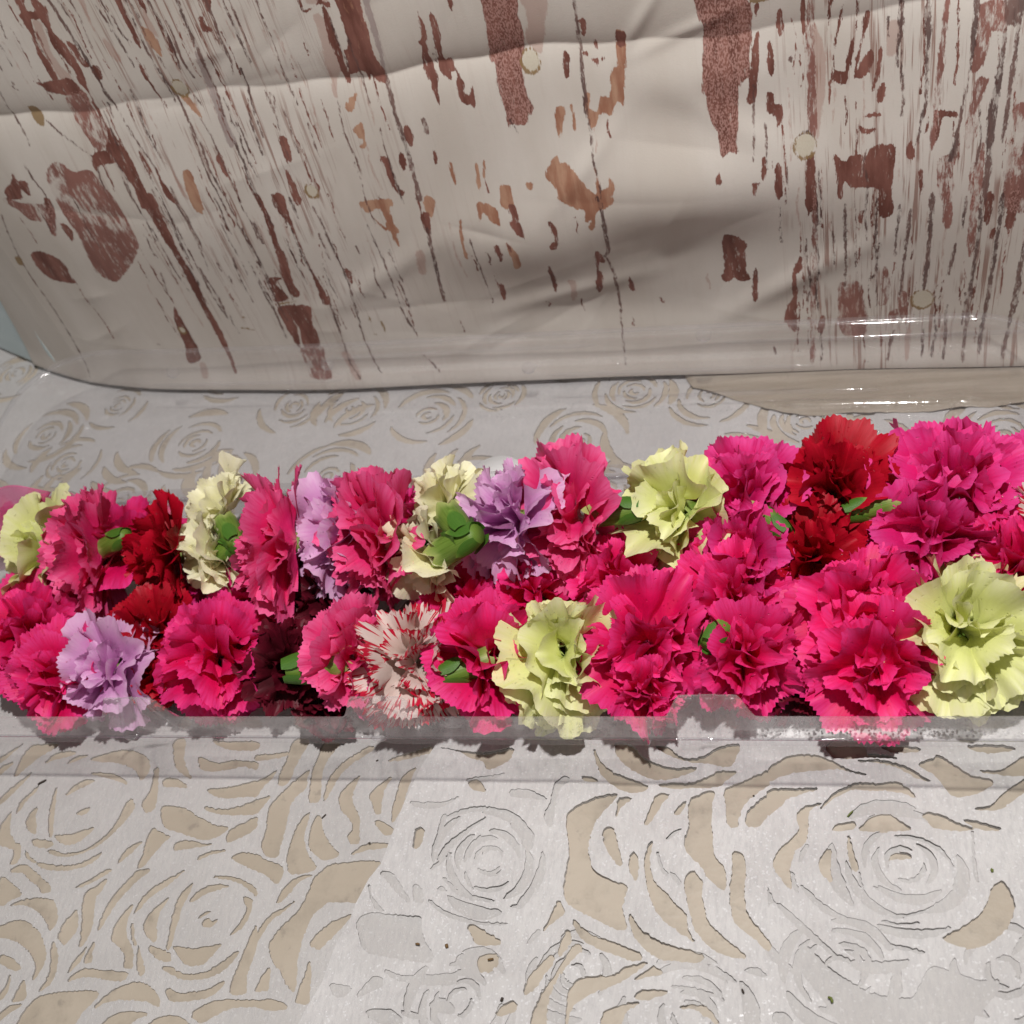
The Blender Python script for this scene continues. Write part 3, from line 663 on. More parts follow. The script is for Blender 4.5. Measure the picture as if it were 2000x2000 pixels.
# ------------------------------------------------------------------ the cut-out rose cloth
# holes as outlines; crops are views of the cloth, 3.864 units per picture pixel
CC = {1: (0, 1400), 2: (0, 1700), 3: (500, 1400), 4: (500, 1700), 5: (1000, 1400), 7: (1500, 1400), 8: (1500, 1700)}
HOLES = {
1: [[(0,310),(60,270),(175,205),(120,245),(60,300),(0,345)],[(130,380),(175,290),(240,220),(330,210),(440,208),(350,270),(270,320),(190,390),(110,450)],[(0,385),(60,355),(100,345),(60,385),(0,435)],
[(345,345),(400,290),(480,265),(570,268),(520,295),(430,315)],[(510,350),(570,305),(660,290),(600,320)],[(690,320),(780,285),(900,255),(1000,258),(1080,290),(1125,350),(1120,420),(1080,465),(1055,465),(1030,410),(960,365),(860,340),(760,335)],
[(690,425),(800,428),(890,450),(960,505),(900,485),(820,458),(740,440)],[(495,590),(560,520),(640,480),(715,482),(650,515),(580,550)],[(120,730),(150,650),(220,580),(290,520),(270,560),(200,630),(150,700)],
[(0,620),(80,540),(180,465),(240,420),(190,480),(90,580),(0,660)],[(195,800),(225,730),(280,680),(265,760),(270,880),(225,860)],[(375,900),(368,780),(382,680),(405,580),(425,540),(412,680),(398,800),(392,890)],
[(580,725),(610,705),(660,690),(680,690),(650,725),(600,740)],[(415,895),(520,890),(620,860),(705,838),(660,890),(590,940),(500,960),(440,930)],[(245,930),(310,930),(380,945),(400,965),(350,985),(270,975)],
[(360,1015),(400,1010),(480,1035),(600,1020),(700,970),(800,890),(870,810),(920,720),(960,640),(1000,630),(1010,690),(960,760),(880,850),(780,940),(660,1010),(540,1045),(430,1045)],[(280,1100),(380,1120),(500,1125),(620,1100),(760,1025),(720,1080),(620,1130),(500,1155),(380,1150),(300,1125)],
[(1080,640),(1110,590),(1150,500),(1170,390),(1195,390),(1190,500),(1180,600),(1165,690),(1110,720),(1085,700)],[(1310,240),(1320,180),(1390,175),(1385,320),(1420,420),(1440,465),(1370,420),(1320,350)],
[(1500,310),(1545,320),(1640,350),(1760,330),(1932,345),(1932,395),(1840,370),(1720,395),(1600,405),(1520,390)],[(1570,550),(1680,540),(1800,520),(1945,490),(1945,590),(1840,600),(1740,610),(1640,600)],[(1545,680),(1640,700),(1760,690),(1880,650),(1945,630),(1945,720),(1850,735),(1720,735),(1600,715)],
[(1245,470),(1340,475),(1410,530),(1330,525),(1240,520)],[(1225,680),(1320,680),(1400,700),(1500,760),(1620,820),(1720,840),(1640,900),(1540,925),(1440,900),(1340,860),(1260,840),(1225,780)],[(1730,860),(1840,800),(1932,760),(1932,830),(1850,890),(1720,940)],
[(1040,1140),(1080,1030),(1110,920),(1150,845),(1200,870),(1280,905),(1230,950),(1150,1040),(1090,1110)],[(1320,1000),(1330,950),(1440,935),(1540,965),(1600,960),(1520,975),(1420,990)],[(1490,1075),(1550,1030),(1640,1008),(1700,1008),(1600,1035)],
[(895,1100),(930,1030),(1000,970),(1070,945),(1010,1000),(950,1060)],[(0,830),(50,760),(85,715),(70,800),(75,880),(110,950),(150,970),(140,1080),(80,1105),(105,1010),(50,980),(0,950)],[(190,1010),(220,1060),(270,1095),(210,1070)],[(80,1165),(130,1125),(200,1125),(240,1165)],[(1610,180),(1700,190),(1932,190),(1932,245),(1720,240)]],
2: [[(0,60),(70,90),(130,140),(155,185),(90,215),(0,260)],[(170,0),(240,0),(310,60),(365,110),(375,155),(315,165),(290,120),(220,60)],[(85,260),(150,230),(250,212),(370,218),(410,250),(430,330),(420,400),(380,450),(360,400),(310,330),(250,280),(170,255)],
[(-60,430),(0,420),(70,395),(150,380),(230,410),(290,470),(325,560),(340,640),(320,720),(270,800),(245,825),(265,740),(250,660),(200,590),(120,530),(0,500),(-60,500)],[(0,645),(60,655),(120,690),(150,740),(100,750),(50,720),(0,690)],[(395,540),(420,580),(430,680),(415,780),(370,860),(295,910),(340,840),(375,760),(385,650)],
[(440,490),(480,400),(530,345),(580,305),(580,440),(540,500),(485,555),(460,530)],[(640,190),(660,155),(740,110),(800,70),(770,140),(720,210),(705,330),(690,430),(650,520),(600,575),(610,490),(620,380),(620,280)],
[(740,450),(760,370),(800,280),(850,200),(930,110),(1000,40),(1040,0),(1130,0),(1050,60),(960,150),(880,240),(820,330),(780,400)],[(1015,320),(1060,230),(1130,150),(1220,90),(1320,40),(1390,0),(1300,80),(1200,150),(1110,220),(1060,280)],
[(845,490),(870,410),(920,340),(1000,260),(960,370),(945,460),(970,540),(1000,610),(1000,690),(990,735),(935,725),(945,640),(900,570),(850,530)],[(990,400),(1010,430),(1005,500),(1030,560),(1010,560),(990,480)],[(1045,570),(1060,650),(1085,740),(1085,780),(1050,775),(1035,690)],
[(1085,410),(1120,340),(1190,270),(1270,210),(1210,300),(1180,400),(1175,530),(1130,510),(1100,470)],[(1260,580),(1280,460),(1310,320),(1340,220),(1390,150),(1450,100),(1420,180),(1370,280),(1340,380),(1310,470),(1285,580)],[(1435,240),(1470,180),(1550,130),(1640,110),(1725,122),(1640,140),(1540,180)],
[(1620,45),(1740,50),(1850,85),(1932,150),(1932,190),(1870,130),(1780,80)],[(1840,205),(1900,235),(1880,330),(1830,420),(1740,485),(1800,410),(1850,330),(1860,270)],[(1525,395),(1560,365),(1600,385),(1640,370),(1620,405),(1550,428)],[(1500,360),(1530,325),(1590,310),(1550,335)],
[(1310,575),(1400,590),(1500,590),(1600,570),(1665,560),(1600,640),(1530,700),(1450,715),(1390,690),(1340,630)],[(1125,575),(1200,590),(1265,625),(1285,680),(1220,675),(1150,630)],[(1225,735),(1290,730),(1340,770),(1440,790),(1560,765),(1680,690),(1795,610),(1750,690),(1650,770),(1540,810),(1420,820),(1320,795)],
[(1255,900),(1360,930),(1480,920),(1590,890),(1690,835),(1640,910),(1540,960),(1420,980),(1320,985),(1270,960)],[(1932,420),(1932,560),(1900,680),(1860,780),(1855,900),(1840,930),(1745,925),(1750,840),(1790,740),(1840,620),(1890,500)],[(510,770),(550,700),(600,640),(650,580),(610,670),(560,730)],[(635,690),(660,620),(710,540),(690,630),(685,690)],
[(510,835),(570,780),(640,745),(760,755),(880,765),(950,770),(955,800),(920,828),(820,820),(700,800),(600,805)],[(90,990),(130,910),(170,830),(185,860),(190,960),(140,985)],[(0,1080),(70,1030),(155,1018),(80,1065),(0,1130)],
[(110,1200),(200,1040),(290,960),(420,925),(560,915),(680,912),(740,935),(680,1010),(610,1080),(540,1200),(380,1330),(150,1330)],[(715,1030),(780,960),(870,900),(960,860),(1050,845),(1140,890),(1190,950),(1200,1020),(1130,995),(1050,975),(930,970),(820,985)],
[(740,1200),(830,1110),(920,1075),(1030,1070),(1110,1085),(1030,1120),(940,1200),(850,1300)],[(1120,1165),(1200,1115),(1310,1100),(1400,1140),(1440,1200),(1350,1210),(1240,1180)],[(1450,1085),(1540,1020),(1650,985),(1780,975),(1932,985),(2010,975),(2110,995),(2160,1040),(2020,1050),(1932,1025),(1780,1030),(1640,1080),(1540,1140),(1500,1135)],[(570,130),(680,70),(800,0),(840,0),(700,85)],[(0,930),(40,880),(70,790),(60,900),(0,980)]],
3: [[(0,295),(100,285),(235,270),(220,290),(120,315),(0,325)],[(290,180),(395,180),(330,310),(280,400),(260,470),(200,520),(170,500),(180,430),(230,330)],[(0,500),(70,460),(155,405),(110,470),(50,530),(0,570)],
[(160,610),(230,540),(320,460),(400,405),(380,470),(370,540),(300,600),(260,660),(235,740),(215,860),(185,960),(160,1050),(110,1055),(60,1020),(45,960),(80,850),(90,740),(110,670)],[(400,630),(415,500),(430,400),(470,310),(510,200),(630,200),(560,290),(510,380),(490,470),(480,620),(430,640)],
[(510,630),(530,530),(570,440),(640,360),(740,290),(850,225),(890,230),(850,270),(740,340),(650,420),(590,510),(540,600)],[(630,640),(640,580),(690,520),(780,450),(740,540),(720,620),(740,690),(775,760),(770,880),(770,950),(720,950),(695,900),(730,840),(720,780),(650,700)],
[(860,600),(900,540),(1020,455),(970,540),(945,620),(935,730),(890,700),(880,650)],[(1090,490),(1120,440),(1200,385),(1180,440),(1150,520),(1120,620),(1090,700),(1030,790),(1030,700),(1060,590)],
[(235,1070),(260,960),(300,850),(350,770),(400,730),(380,800),(360,900),(370,980),(400,1060),(450,1140),(370,1175),(260,1175),(240,1110)],[(400,930),(420,830),(460,750),(490,770),(500,850),(540,940),(590,1000),(620,1040),(560,1070),(500,1075),(450,1040),(410,990)],
[(-180,1060),(-90,1030),(0,1040),(60,1080),(160,1110),(200,1165),(170,1250),(130,1240),(60,1180),(-60,1130)],[(720,1035),(800,980),(880,955),(1000,965),(940,990),(840,1000)],[(900,790),(960,800),(1030,850),(1030,880),(960,880)],[(1000,330),(1100,290),(1200,260),(1320,225),(1330,260),(1200,300),(1100,320)],[(0,640),(100,600),(60,660),(0,720)]],
4: [[(500,0),(560,-40),(720,-62),(930,-62),(890,0),(830,120),(770,230),(560,235),(500,270),(430,330),(380,430),(340,540),(310,680),(300,800),(285,910),(230,850),(190,760),(130,690),(105,600),(110,540),(180,440),(330,290),(400,150),(440,60)],
[(410,545),(480,460),(560,400),(650,360),(720,340),(640,430),(560,510),(480,590),(440,580)],[(0,500),(40,420),(110,340),(200,290),(290,235),(200,310),(110,380),(50,470),(0,540)],[(160,240),(200,150),(270,80),(330,50),(420,35),(330,80),(260,160),(190,230)],[(0,890),(50,790),(100,740),(95,830),(80,900),(0,910)],
[(300,990),(330,880),(380,770),(400,690),(410,780),(400,900),(390,1000),(330,1000)]],
}
RIGHT = {   # through both layers
3: [[(1400,240),(1520,260),(1640,320),(1720,340),(1760,400),(1900,340),(1932,300),(1932,250),(1700,285)],[(1610,490),(1680,485),(1730,565),(1640,550)],[(1210,860),(1270,860),(1250,960),(1200,1000)]],
4: [[(1610,420),(1740,470),(1850,550),(1760,565),(1670,550)],[(1690,655),(1820,645),(1800,740),(1700,770)],[(1815,1080),(1870,1020),(1960,1000),(1960,1050),(1850,1100)]],
5: [[(780,220),(830,205),(910,235),(980,310),(1090,370),(1240,405),(1390,395),(1300,450),(1160,480),(1020,460),(900,400),(820,330)],[(1090,230),(1180,240),(1240,300),(1330,330),(1450,310),(1570,245),(1710,220),(1690,300),(1640,375),(1500,360),(1340,345),(1200,300)],
[(625,250),(650,320),(720,400),(830,460),(1020,530),(960,570),(870,570),(780,530),(700,460),(650,370)],[(1110,520),(1250,510),(1340,515),(1470,470),(1560,425),(1690,425),(1600,490),(1560,525),(1400,540),(1230,545)],[(530,460),(600,465),(645,495),(560,490)],
[(415,800),(440,720),(540,660),(680,610),(790,598),(750,660),(680,730),(620,810),(590,900),(570,1000),(590,1100),(620,1175),(760,1249),(860,1279),(850,1359),(830,1459),(860,1609),(760,1589),(600,1509),(480,1449),(405,1369),(410,1200),(440,1040),(430,930)],
[(1005,800),(1040,720),(1070,640),(1110,590),(1180,595),(1130,660),(1080,740),(1020,820)],[(820,625),(900,625),(830,680),(790,760),(800,690)],[(690,875),(760,850),(790,950),(830,1120),(800,1110),(730,1020)],
[(1340,660),(1400,610),(1520,570),(1510,660),(1500,780),(1510,900),(1520,1040),(1600,1150),(1610,1240),(1600,1310),(1540,1270),(1470,1200),(1440,1140),(1320,1020),(1310,940),(1340,830)],[(1610,560),(1640,540),(1760,490),(1860,450),(1932,420),(1932,520),(1850,580),(1760,660),(1710,770),(1700,835),(1640,825),(1620,700)],
[(1780,740),(1850,660),(1932,610),(1932,730),(1870,830),(1780,830)],[(1230,740),(1260,690),(1310,655),(1280,720)],[(890,1159),(900,1060),(920,1030),(950,1090),(945,1200),(935,1240)],[(1005,1100),(1030,1000),(1060,950),(1040,1060),(1040,1159),(1080,1260),(1160,1340),(1240,1430),(1310,1500),(1320,1600),(1360,1680),(1380,1700),(1250,1620),(1130,1520),(1060,1390),(1020,1250)],
[(1670,1040),(1700,1025),(1745,1060),(1760,1170),(1750,1330),(1780,1500),(1932,1690),(1932,1760),(1800,1650),(1690,1560),(1660,1450),(1650,1330),(1665,1159)],[(1310,1249),(1360,1174),(1435,1259),(1430,1359),(1470,1529),(1560,1639),(1700,1759),(1760,1819),(1640,1809),(1500,1739),(1390,1609),(1350,1489),(1320,1349)],
[(470,1540),(520,1590),(600,1650),(740,1700),(860,1750),(960,1790),(980,1820),(940,1845),(820,1810),(680,1760),(560,1700),(490,1610)],[(890,1500),(960,1600),(1080,1690),(1240,1750),(1440,1800),(1390,1850),(1260,1840),(1110,1820),(1000,1750),(920,1640)],
[(420,2110),(460,2030),(530,1980),(650,1965),(760,1960),(860,1900),(1020,1860),(900,1950),(780,2020),(640,2070),(520,2140),(440,2210),(410,2330),(415,2200)],[(150,2340),(180,2200),(240,2080),(320,1960),(400,1830),(480,1720),(530,1760),(430,1870),(340,1970),(290,2080),(260,2200),(250,2340)],
[(100,2100),(130,1970),(210,1880),(300,1800),(310,1860),(240,1960),(170,2050)],[(240,1620),(290,1520),(350,1400),(390,1460),(390,1490),(300,1560)],[(360,1810),(370,1710),(420,1620),(440,1680),(400,1760)],[(930,1985),(1010,1930),(1070,1900),(1130,1930),(1030,1960)],[(930,2115),(1010,2070),(1170,2080),(1100,2110),(1010,2140)],
[(680,2330),(700,2240),(780,2200),(880,2170),(960,2170),(860,2230),(800,2330)],[(1270,2200),(1380,2180),(1480,2210),(1560,2318),(1480,2270),(1380,2210)]],
7: [[(0,410),(80,350),(160,310),(290,292),(400,310),(500,350),(600,410),(740,450),(640,430),(540,400),(400,405),(230,420),(120,450),(10,490),(0,450)],[(440,240),(500,190),(680,190),(740,260),(760,295),(900,305),(970,325),(820,315),(600,320),(500,310)],[(680,345),(830,340),(960,365),(1080,410),(1160,460),(1220,495),(1130,470),(1000,400),(860,360)],
[(680,510),(830,515),(970,500),(1040,540),(1110,610),(1010,580),(900,555),(770,560),(640,560),(500,620),(400,700),(480,610),(580,550)],[(0,580),(100,555),(240,555),(370,555),(250,590),(140,630),(60,710),(0,740)],[(1140,370),(1250,330),(1290,305),(1400,370),(1530,450),(1690,490),(1620,560),(1480,600),(1390,600),(1310,500),(1250,440)],
[(1600,415),(1760,410),(1880,340),(1980,300),(1980,440),(1800,445)],[(1560,705),(1680,680),(1790,580),(1960,470),(1960,540),(1840,640),(1740,710)],[(700,860),(740,800),(820,750),(900,742),(980,780),(1040,830),(1070,860),(880,865)],[(1170,740),(1280,740),(1420,810),(1550,855),(1400,860),(1250,840),(1210,790)],
[(220,770),(240,720),(310,680),(400,665),(310,710),(300,850),(270,960),(200,1020),(160,1159),(170,1300),(60,1159),(50,1090),(100,1000),(200,910),(240,850)],[(490,860),(540,820),(650,805),(640,850)],[(1480,790),(1600,810),(1750,860),(1600,855)],[(1690,1320),(1760,1250),(1830,1350),(1850,1430),(1820,1560),(1740,1650),(1620,1730),(1480,1740),(1330,1680),(1480,1590),(1600,1500),(1670,1400)],
[(860,235),(1000,225),(1150,255),(1050,275),(930,270)],[(1510,235),(1700,225),(1860,250),(1740,275),(1600,270)],[(390,1090),(470,1000),(460,1159),(480,1240),(400,1180)],[(610,910),(650,1060),(680,1159),(640,1159),(610,1040)],[(920,1080),(950,1040),(1050,1040),(1075,1075),(960,1080)]],
}
PALE = {    # through the upper layer only
3: [[(1170,650),(1300,655),(1420,650),(1530,610),(1400,680),(1250,690)],[(1430,760),(1600,700),(1760,690),(1860,740),(1700,720),(1540,740)],[(1380,1090),(1420,1000),(1560,880),(1740,770),(1600,880),(1460,1020)],[(1800,450),(1880,435),(1700,500),(1600,480)],[(1710,1040),(1740,1000),(1800,985),(1850,1010),(1860,1060),(1840,1020),(1790,1000),(1745,1020)],[(1600,1050),(1640,960),(1700,900),(1660,970),(1620,1060)],[(1380,880),(1400,790),(1430,740),(1420,820),(1395,890)],[(1320,1160),(1380,1100),(1480,1040),(1400,1110)]],
4: [[(770,390),(870,330),(980,340),(1150,355),(1245,365),(1260,500),(1335,670),(1240,690),(1000,655),(850,620),(800,540)],[(1080,180),(1000,80),(950,30),(1010,20),(1080,100),(1160,240)],[(1195,120),(1240,140),(1270,240),(1200,230)],[(1520,655),(1688,657),(1698,768),(1600,790)],[(980,760),(1100,800),(1300,795),(1490,790),(1520,830),(1450,870),(1200,850),(1050,820)],
[(840,1075),(950,1060),(1050,1080),(1105,1159),(950,1159)],[(1110,1070),(1200,1080),(1300,1130),(1150,1110)],[(1320,1030),(1380,970),(1470,1010),(1500,1070),(1420,1080)],[(570,865),(720,900),(620,960)],[(770,950),(900,810),(960,870)],[(1420,60),(1530,160),(1680,210),(1800,240),(1680,235),(1520,180)],[(1310,230),(1400,300),(1520,350),(1700,400),(1900,410),(1700,412),(1500,370),(1370,300)],[(1720,0),(1760,30),(1820,30),(1850,0),(1830,40),(1760,42)],[(1580,20),(1620,110),(1650,150),(1600,100)],[(1380,140),(1440,160),(1400,130)],[(860,120),(880,210),(960,310),(900,270),(868,190)]],
5: [[(0,560),(120,560),(260,630),(140,620),(0,600)],[(250,760),(300,640),(330,520),(400,460),(430,490),(360,560),(320,700),(300,830)],[(1170,940),(1210,890),(1280,855),(1220,910)],[(1100,1030),(1130,1130),(1180,1200),(1130,1160)],[(1200,1180),(1260,1230),(1270,1270),(1220,1220)],[(0,1440),(60,1420),(160,1340),(80,1440)],[(1420,1910),(1500,1885),(1600,1930),(1690,2010),(1600,1970),(1500,1920)],[(1210,2040),(1400,2060),(1560,2120),(1400,2080)],[(1760,1920),(1850,1905),(1920,1960),(1840,1950)],[(130,1690),(200,1610),(210,1640),(140,1710)],[(0,820),(100,830),(160,900),(150,1000),(100,1000),(60,900)]],
7: [[(240,1100),(260,1010),(300,970),(270,1060)],[(960,910),(1120,920),(1240,980),(1120,940)],[(1180,950),(1310,1010),(1400,1140),(1330,1060)],[(1540,870),(1560,1100),(1580,1250),(1560,1200)]],
8: [[(250,120),(400,250),(660,410),(560,380),(380,280)],[(640,690),(860,700),(1060,690),(960,770),(700,770)],[(240,580),(330,610),(450,740),(620,850),(820,950),(1080,970),(1150,870),(1240,740),(1400,780),(1600,840),(1740,845),(1700,950),(1560,1100),(1450,1200),(700,1250),(400,950),(280,780)],
[(800,125),(1000,210),(1230,240),(1000,230)],[(850,455),(1000,500),(1200,505),(1000,513)],[(890,570),(1000,580),(1180,630),(1050,610)],[(0,130),(0,290),(80,260),(240,390),(420,560),(540,680),(300,500),(100,300)],[(0,560),(220,790),(100,720),(0,650)],[(690,20),(720,160),(810,290),(750,220),(700,110)],[(180,20),(200,140),(230,170),(205,90)],[(480,40),(530,160),(505,130)],[(860,390),(1000,412),(1140,408),(1000,420)],[(1840,640),(1932,490),(1960,520),(1880,620)],[(50,1090),(130,1090),(180,1159),(60,1159)],[(950,350),(1160,320),(1350,210),(1250,290),(1100,345)]],
}


def hole_curve(pts, rng, step=0.0011, jag=0.00022):
    c = smooth_closed(pts, step)
    d = np.roll(c, -1, 0) - np.roll(c, 1, 0)
    L = np.hypot(d[:, 0], d[:, 1]); L[L == 0] = 1
    nrm = np.stack([-d[:, 1], d[:, 0]], -1) / L[:, None]
    ar = np.sum(c[:, 0] * np.roll(c[:, 1], -1) - c[:, 1] * np.roll(c[:, 0], -1))
    return c + nrm * (rng.randn(len(c)) * jag - (0.0005 if ar > 0 else -0.0005))[:, None]


rng = np.random.RandomState(11)


def trace(dic):
    res = []
    for k, lst in dic.items():
        ox, oy = CC[k]
        for poly in lst:
            P = [on_table(ox + a / 3.864, oy + b / 3.864)[:2] for a, b in poly]
            res.append(hole_curve(P, rng))
    return res


def crescent(c, r, a0, a1, w, sq, rot):
    n = 7; out_, in_ = [], []
    for i in range(n):
        t = i / (n - 1); a = a0 + (a1 - a0) * t
        ww = w * math.sin(PI * min(1, max(0, t * 0.94 + 0.03))) ** 0.7
        for lst, rr in ((out_, r + ww * 0.5), (in_, r - ww * 0.5)):
            x, y = rr * math.cos(a), rr * sq * math.sin(a)
            lst.append((c[0] + x * math.cos(rot) - y * math.sin(rot), c[1] + x * math.sin(rot) + y * math.cos(rot)))
    return out_ + in_[::-1]


def rose(cx, cy, R, rot, sd):
    rr = random.Random(sd); res = []
    for q, (f, k, w) in enumerate(((0.10, 1, 0.07), (0.24, 2, 0.06), (0.40, 2, 0.09), (0.57, 3, 0.10), (0.76, 3, 0.13), (0.98, 4, 0.16))):
        a = rr.uniform(0, 6.28)
        for i in range(k):
            if q > 1 and rr.random() < 0.22: continue
            span = (2 * PI / k) * rr.uniform(0.55, 0.78)
            a0 = a + i * 2 * PI / k + rr.uniform(-0.2, 0.2)
            res.append(hole_curve(crescent((cx, cy), R * f * rr.uniform(0.96, 1.05), a0, a0 + span, R * w * rr.uniform(0.7, 1.4), rr.uniform(0.85, 1.0), rot), rng, 0.0016))
    return res


left_holes = trace(HOLES)
right_holes = trace(RIGHT)
pale_holes = trace(PALE)
for (a, b, R, sd) in ((955, 1682, 0.030, 71), (1768, 1690, 0.034, 72), (1345, 1985, 0.030, 73), (1120, 1905, 0.022, 74), (1640, 1900, 0.026, 75), (1960, 1900, 0.028, 76), (900, 1960, 0.026, 77)):
    p = on_table(a, b)
    pale_holes += rose(p[0], p[1], R, 0.3 * sd, sd)[1:]
far = []
for (px, py, R, rot, sd) in ((835, 812, 0.036, 0.1, 1), (382, 866, 0.036, 0.5, 2), (90, 850, 0.036, 1.1, 3), (30, 730, 0.034, 0.2, 4), (575, 792, 0.030, 2.0, 5),
                             (640, 930, 0.034, 0.7, 6), (1130, 862, 0.036, 1.7, 7), (1420, 905, 0.036, 0.3, 8), (1720, 860, 0.034, 2.2, 9), (1960, 850, 0.036, 1.2, 10),
                             (230, 980, 0.036, 0.9, 11), (-60, 1000, 0.036, 0.4, 12), (930, 960, 0.034, 2.6, 13), (-80, 860, 0.036, 1.9, 14), (230, 792, 0.026, 1.0, 15), (980, 772, 0.022, 0.5, 16)):
    p = on_table(px, py)
    far += rose(p[0], p[1], R, rot, sd)
_c = [on_table(a, b)[:2] for a, b in ((835, 812), (382, 866), (90, 850), (30, 730), (575, 792), (640, 930), (1130, 862), (1420, 905), (1720, 860), (1960, 850), (230, 980), (-60, 1000), (930, 960), (-80, 860), (230, 792), (980, 772))]
for k in range(400):
    q = np.array((rng.uniform(-0.60, 0.36), rng.uniform(0.19, 0.36)))
    if min(np.hypot(*(q - c)) for c in _c) > 0.047:
        _c.append(q); far += rose(q[0], q[1], 0.029, rng.uniform(0, 3), 100 + k)
for i in range(9):                     # under the tray
    far += rose(-0.33 + 0.083 * i, 0.105 + 0.012 * math.sin(i * 2.3), 0.036, i * 0.8, 40 + i)
for (px, py) in ((500, 850), (700, 880), (960, 850), (1010, 900), (480, 940), (180, 900), (300, 830), (720, 775), (1240, 800)):
    p = on_table(px, py); a = rng.uniform(0, 3)
    for q in range(3):
        c0 = (p[0] + 0.012 * math.cos(a + 1.57) * (q - 1), p[1] + 0.012 * math.sin(a + 1.57) * (q - 1))
        far.append(hole_curve(crescent((c0[0], c0[1] - 0.03), 0.03, 0.9 + 0.2 * q, 2.1 + 0.1 * q, 0.006, 1.0, a), rng, 0.0016))

def cut_sheet(name, outer, holes, top, grid, zoff, thick, mat, parent=None):
    V, E_ = [], []
    for h in [outer] + list(holes):
        k = len(V); n = len(h)
        V += [Vector((float(x), float(y))) for x, y in h]
        E_ += [(k + i, k + (i + 1) % n) for i in range(n)]
    x0, x1, y0, y1, st = grid
    jj = 0
    for x in np.arange(x0, x1, st):
        jj += 1
        for y in np.arange(y0, y1, st):
            V.append(Vector((float(x), float(y + (st / 2 if jj % 2 else 0)))))
    vo, eo, fo, _, _, _ = delaunay_2d_cdt(V, E_, [], 0, 1e-6)
    vv = np.array([(v[0], v[1]) for v in vo]); ff = np.array([tuple(f) for f in fo])
    cen = vv[ff].mean(1)

    def within(poly):
        poly = np.asarray(poly, float)
        lo, hi = poly.min(0), poly.max(0)
        ix = np.nonzero(((cen >= lo) & (cen <= hi)).all(1))[0]
        ins = np.zeros(len(ix), bool); X_, Y_ = cen[ix, 0], cen[ix, 1]
        for i in range(len(poly)):
            a, b = poly[i - 1], poly[i]
            c = (a[1] > Y_) != (b[1] > Y_)
            with np.errstate(divide='ignore', invalid='ignore'):
                ins ^= c & (X_ < (b[0] - a[0]) * (Y_ - a[1]) / (b[1] - a[1]) + a[0])
        return ix[ins]
    ok = np.zeros(len(ff), bool); ok[within(outer)] = True
    for h in holes: ok[within(h)] = False
    keep = [tuple(int(i) for i in f) for f in ff[ok]]
    pts = [(v[0], v[1], top(v[0], v[1]) + zoff) for v in vo]
    used = sorted({i for f in keep for i in f}); re = {u: i for i, u in enumerate(used)}
    verts = [pts[u] for u in used]; faces = []
    cnt = {}
    for f in keep:
        a, b, c = f
        area = (vo[b][0] - vo[a][0]) * (vo[c][1] - vo[a][1]) - (vo[b][1] - vo[a][1]) * (vo[c][0] - vo[a][0])
        if area < 0: f = (a, c, b)
        faces.append(tuple(re[i] for i in f))
        for i in range(3):
            e = (f[i], f[(i + 1) % 3]); k = (min(e), max(e))
            cnt[k] = None if k in cnt else e
    rim = [e for e in cnt.values() if e]
    low, upp = {}, {}
    for e in rim:
        for u in e:
            if u not in low:
                x, y, z = pts[u]
                upp[u] = len(verts); verts.append((x, y, z))
                low[u] = len(verts); verts.append((x, y, max(z - thick, -THICK + 0.00005)))
    nflat = len(faces)
    for a, b in rim: faces.append((upp[b], upp[a], low[a], low[b]))
    o = mesh_obj(name, verts, faces, mat, parent, smooth=False)
    o.data.polygons.foreach_set('use_smooth', [i < nflat for i in range(len(faces))])
    return o


def mat_cloth(name, ca, cb, shine):
    m, nt, out = material(name)
    co = N(nt, 'ShaderNodeTexCoord').outputs['Object']
    n1 = noise_n(nt, co, 14, 4, 0.6); n2 = noise_n(nt, mapping(nt, co, (520, 150, 520), (0, 0, 0.5)), 1.0, 4, 0.7); n3 = noise_n(nt, co, 2600, 2)
    c = mixc(nt, ramp(nt, n1, 0.3, 0.7), ca, cb)
    c = mixc(nt, ramp(nt, n2, 0.38, 0.70, 0, 0.42), c, (0.41, 0.40, 0.41))
    n5 = noise_n(nt, co, 34, 5, 0.65)
    c = mixc(nt, ramp(nt, n5, 0.45, 0.75, 0, 0.30), c, (0.45, 0.43, 0.42))
    vor = nt.nodes.new('ShaderNodeTexVoronoi'); vor.inputs['Scale'].default_value = 1100.0
    nt.links.new(co, vor.inputs['Vector'])
    spark = ramp(nt, math_n(nt, 'MULTIPLY', N(nt, 'ShaderNodeSeparateColor', i0=vor.outputs['Color']).outputs[0], 1.0), 0.90, 0.97)   # pearl glitter flecks
    c = mixc(nt, math_n(nt, 'MULTIPLY', spark, 0.9 * shine), c, (0.80, 0.80, 0.82))
    b = N(nt, 'ShaderNodeBsdfPrincipled', Base__Color=c)
    nt.links.new(math_n(nt, 'SUBTRACT', 0.55, math_n(nt, 'MULTIPLY', spark, 0.30)), b.inputs['Roughness'])
    nt.links.new(math_n(nt, 'MULTIPLY', spark, shine), b.inputs['Coat Weight'])
    b.inputs['Coat Roughness'].default_value = 0.3
    h = math_n(nt, 'ADD', math_n(nt, 'MULTIPLY', n2, 0.6), math_n(nt, 'MULTIPLY', n3, 0.5))
    h = math_n(nt, 'ADD', h, math_n(nt, 'MULTIPLY', spark, 0.5))
    b1 = bump(nt, h, 0.5, 0.0012)
    b2 = nt.nodes.new('ShaderNodeBump'); b2.inputs['Strength'].default_value = 0.35; b2.inputs['Distance'].default_value = 0.004
    nt.links.new(n5, b2.inputs['Height']); nt.links.new(b1, b2.inputs['Normal'])
    nt.links.new(b2.outputs[0], b.inputs['Normal'])
    nt.links.new(b.outputs[0], out.inputs[0])
    return m


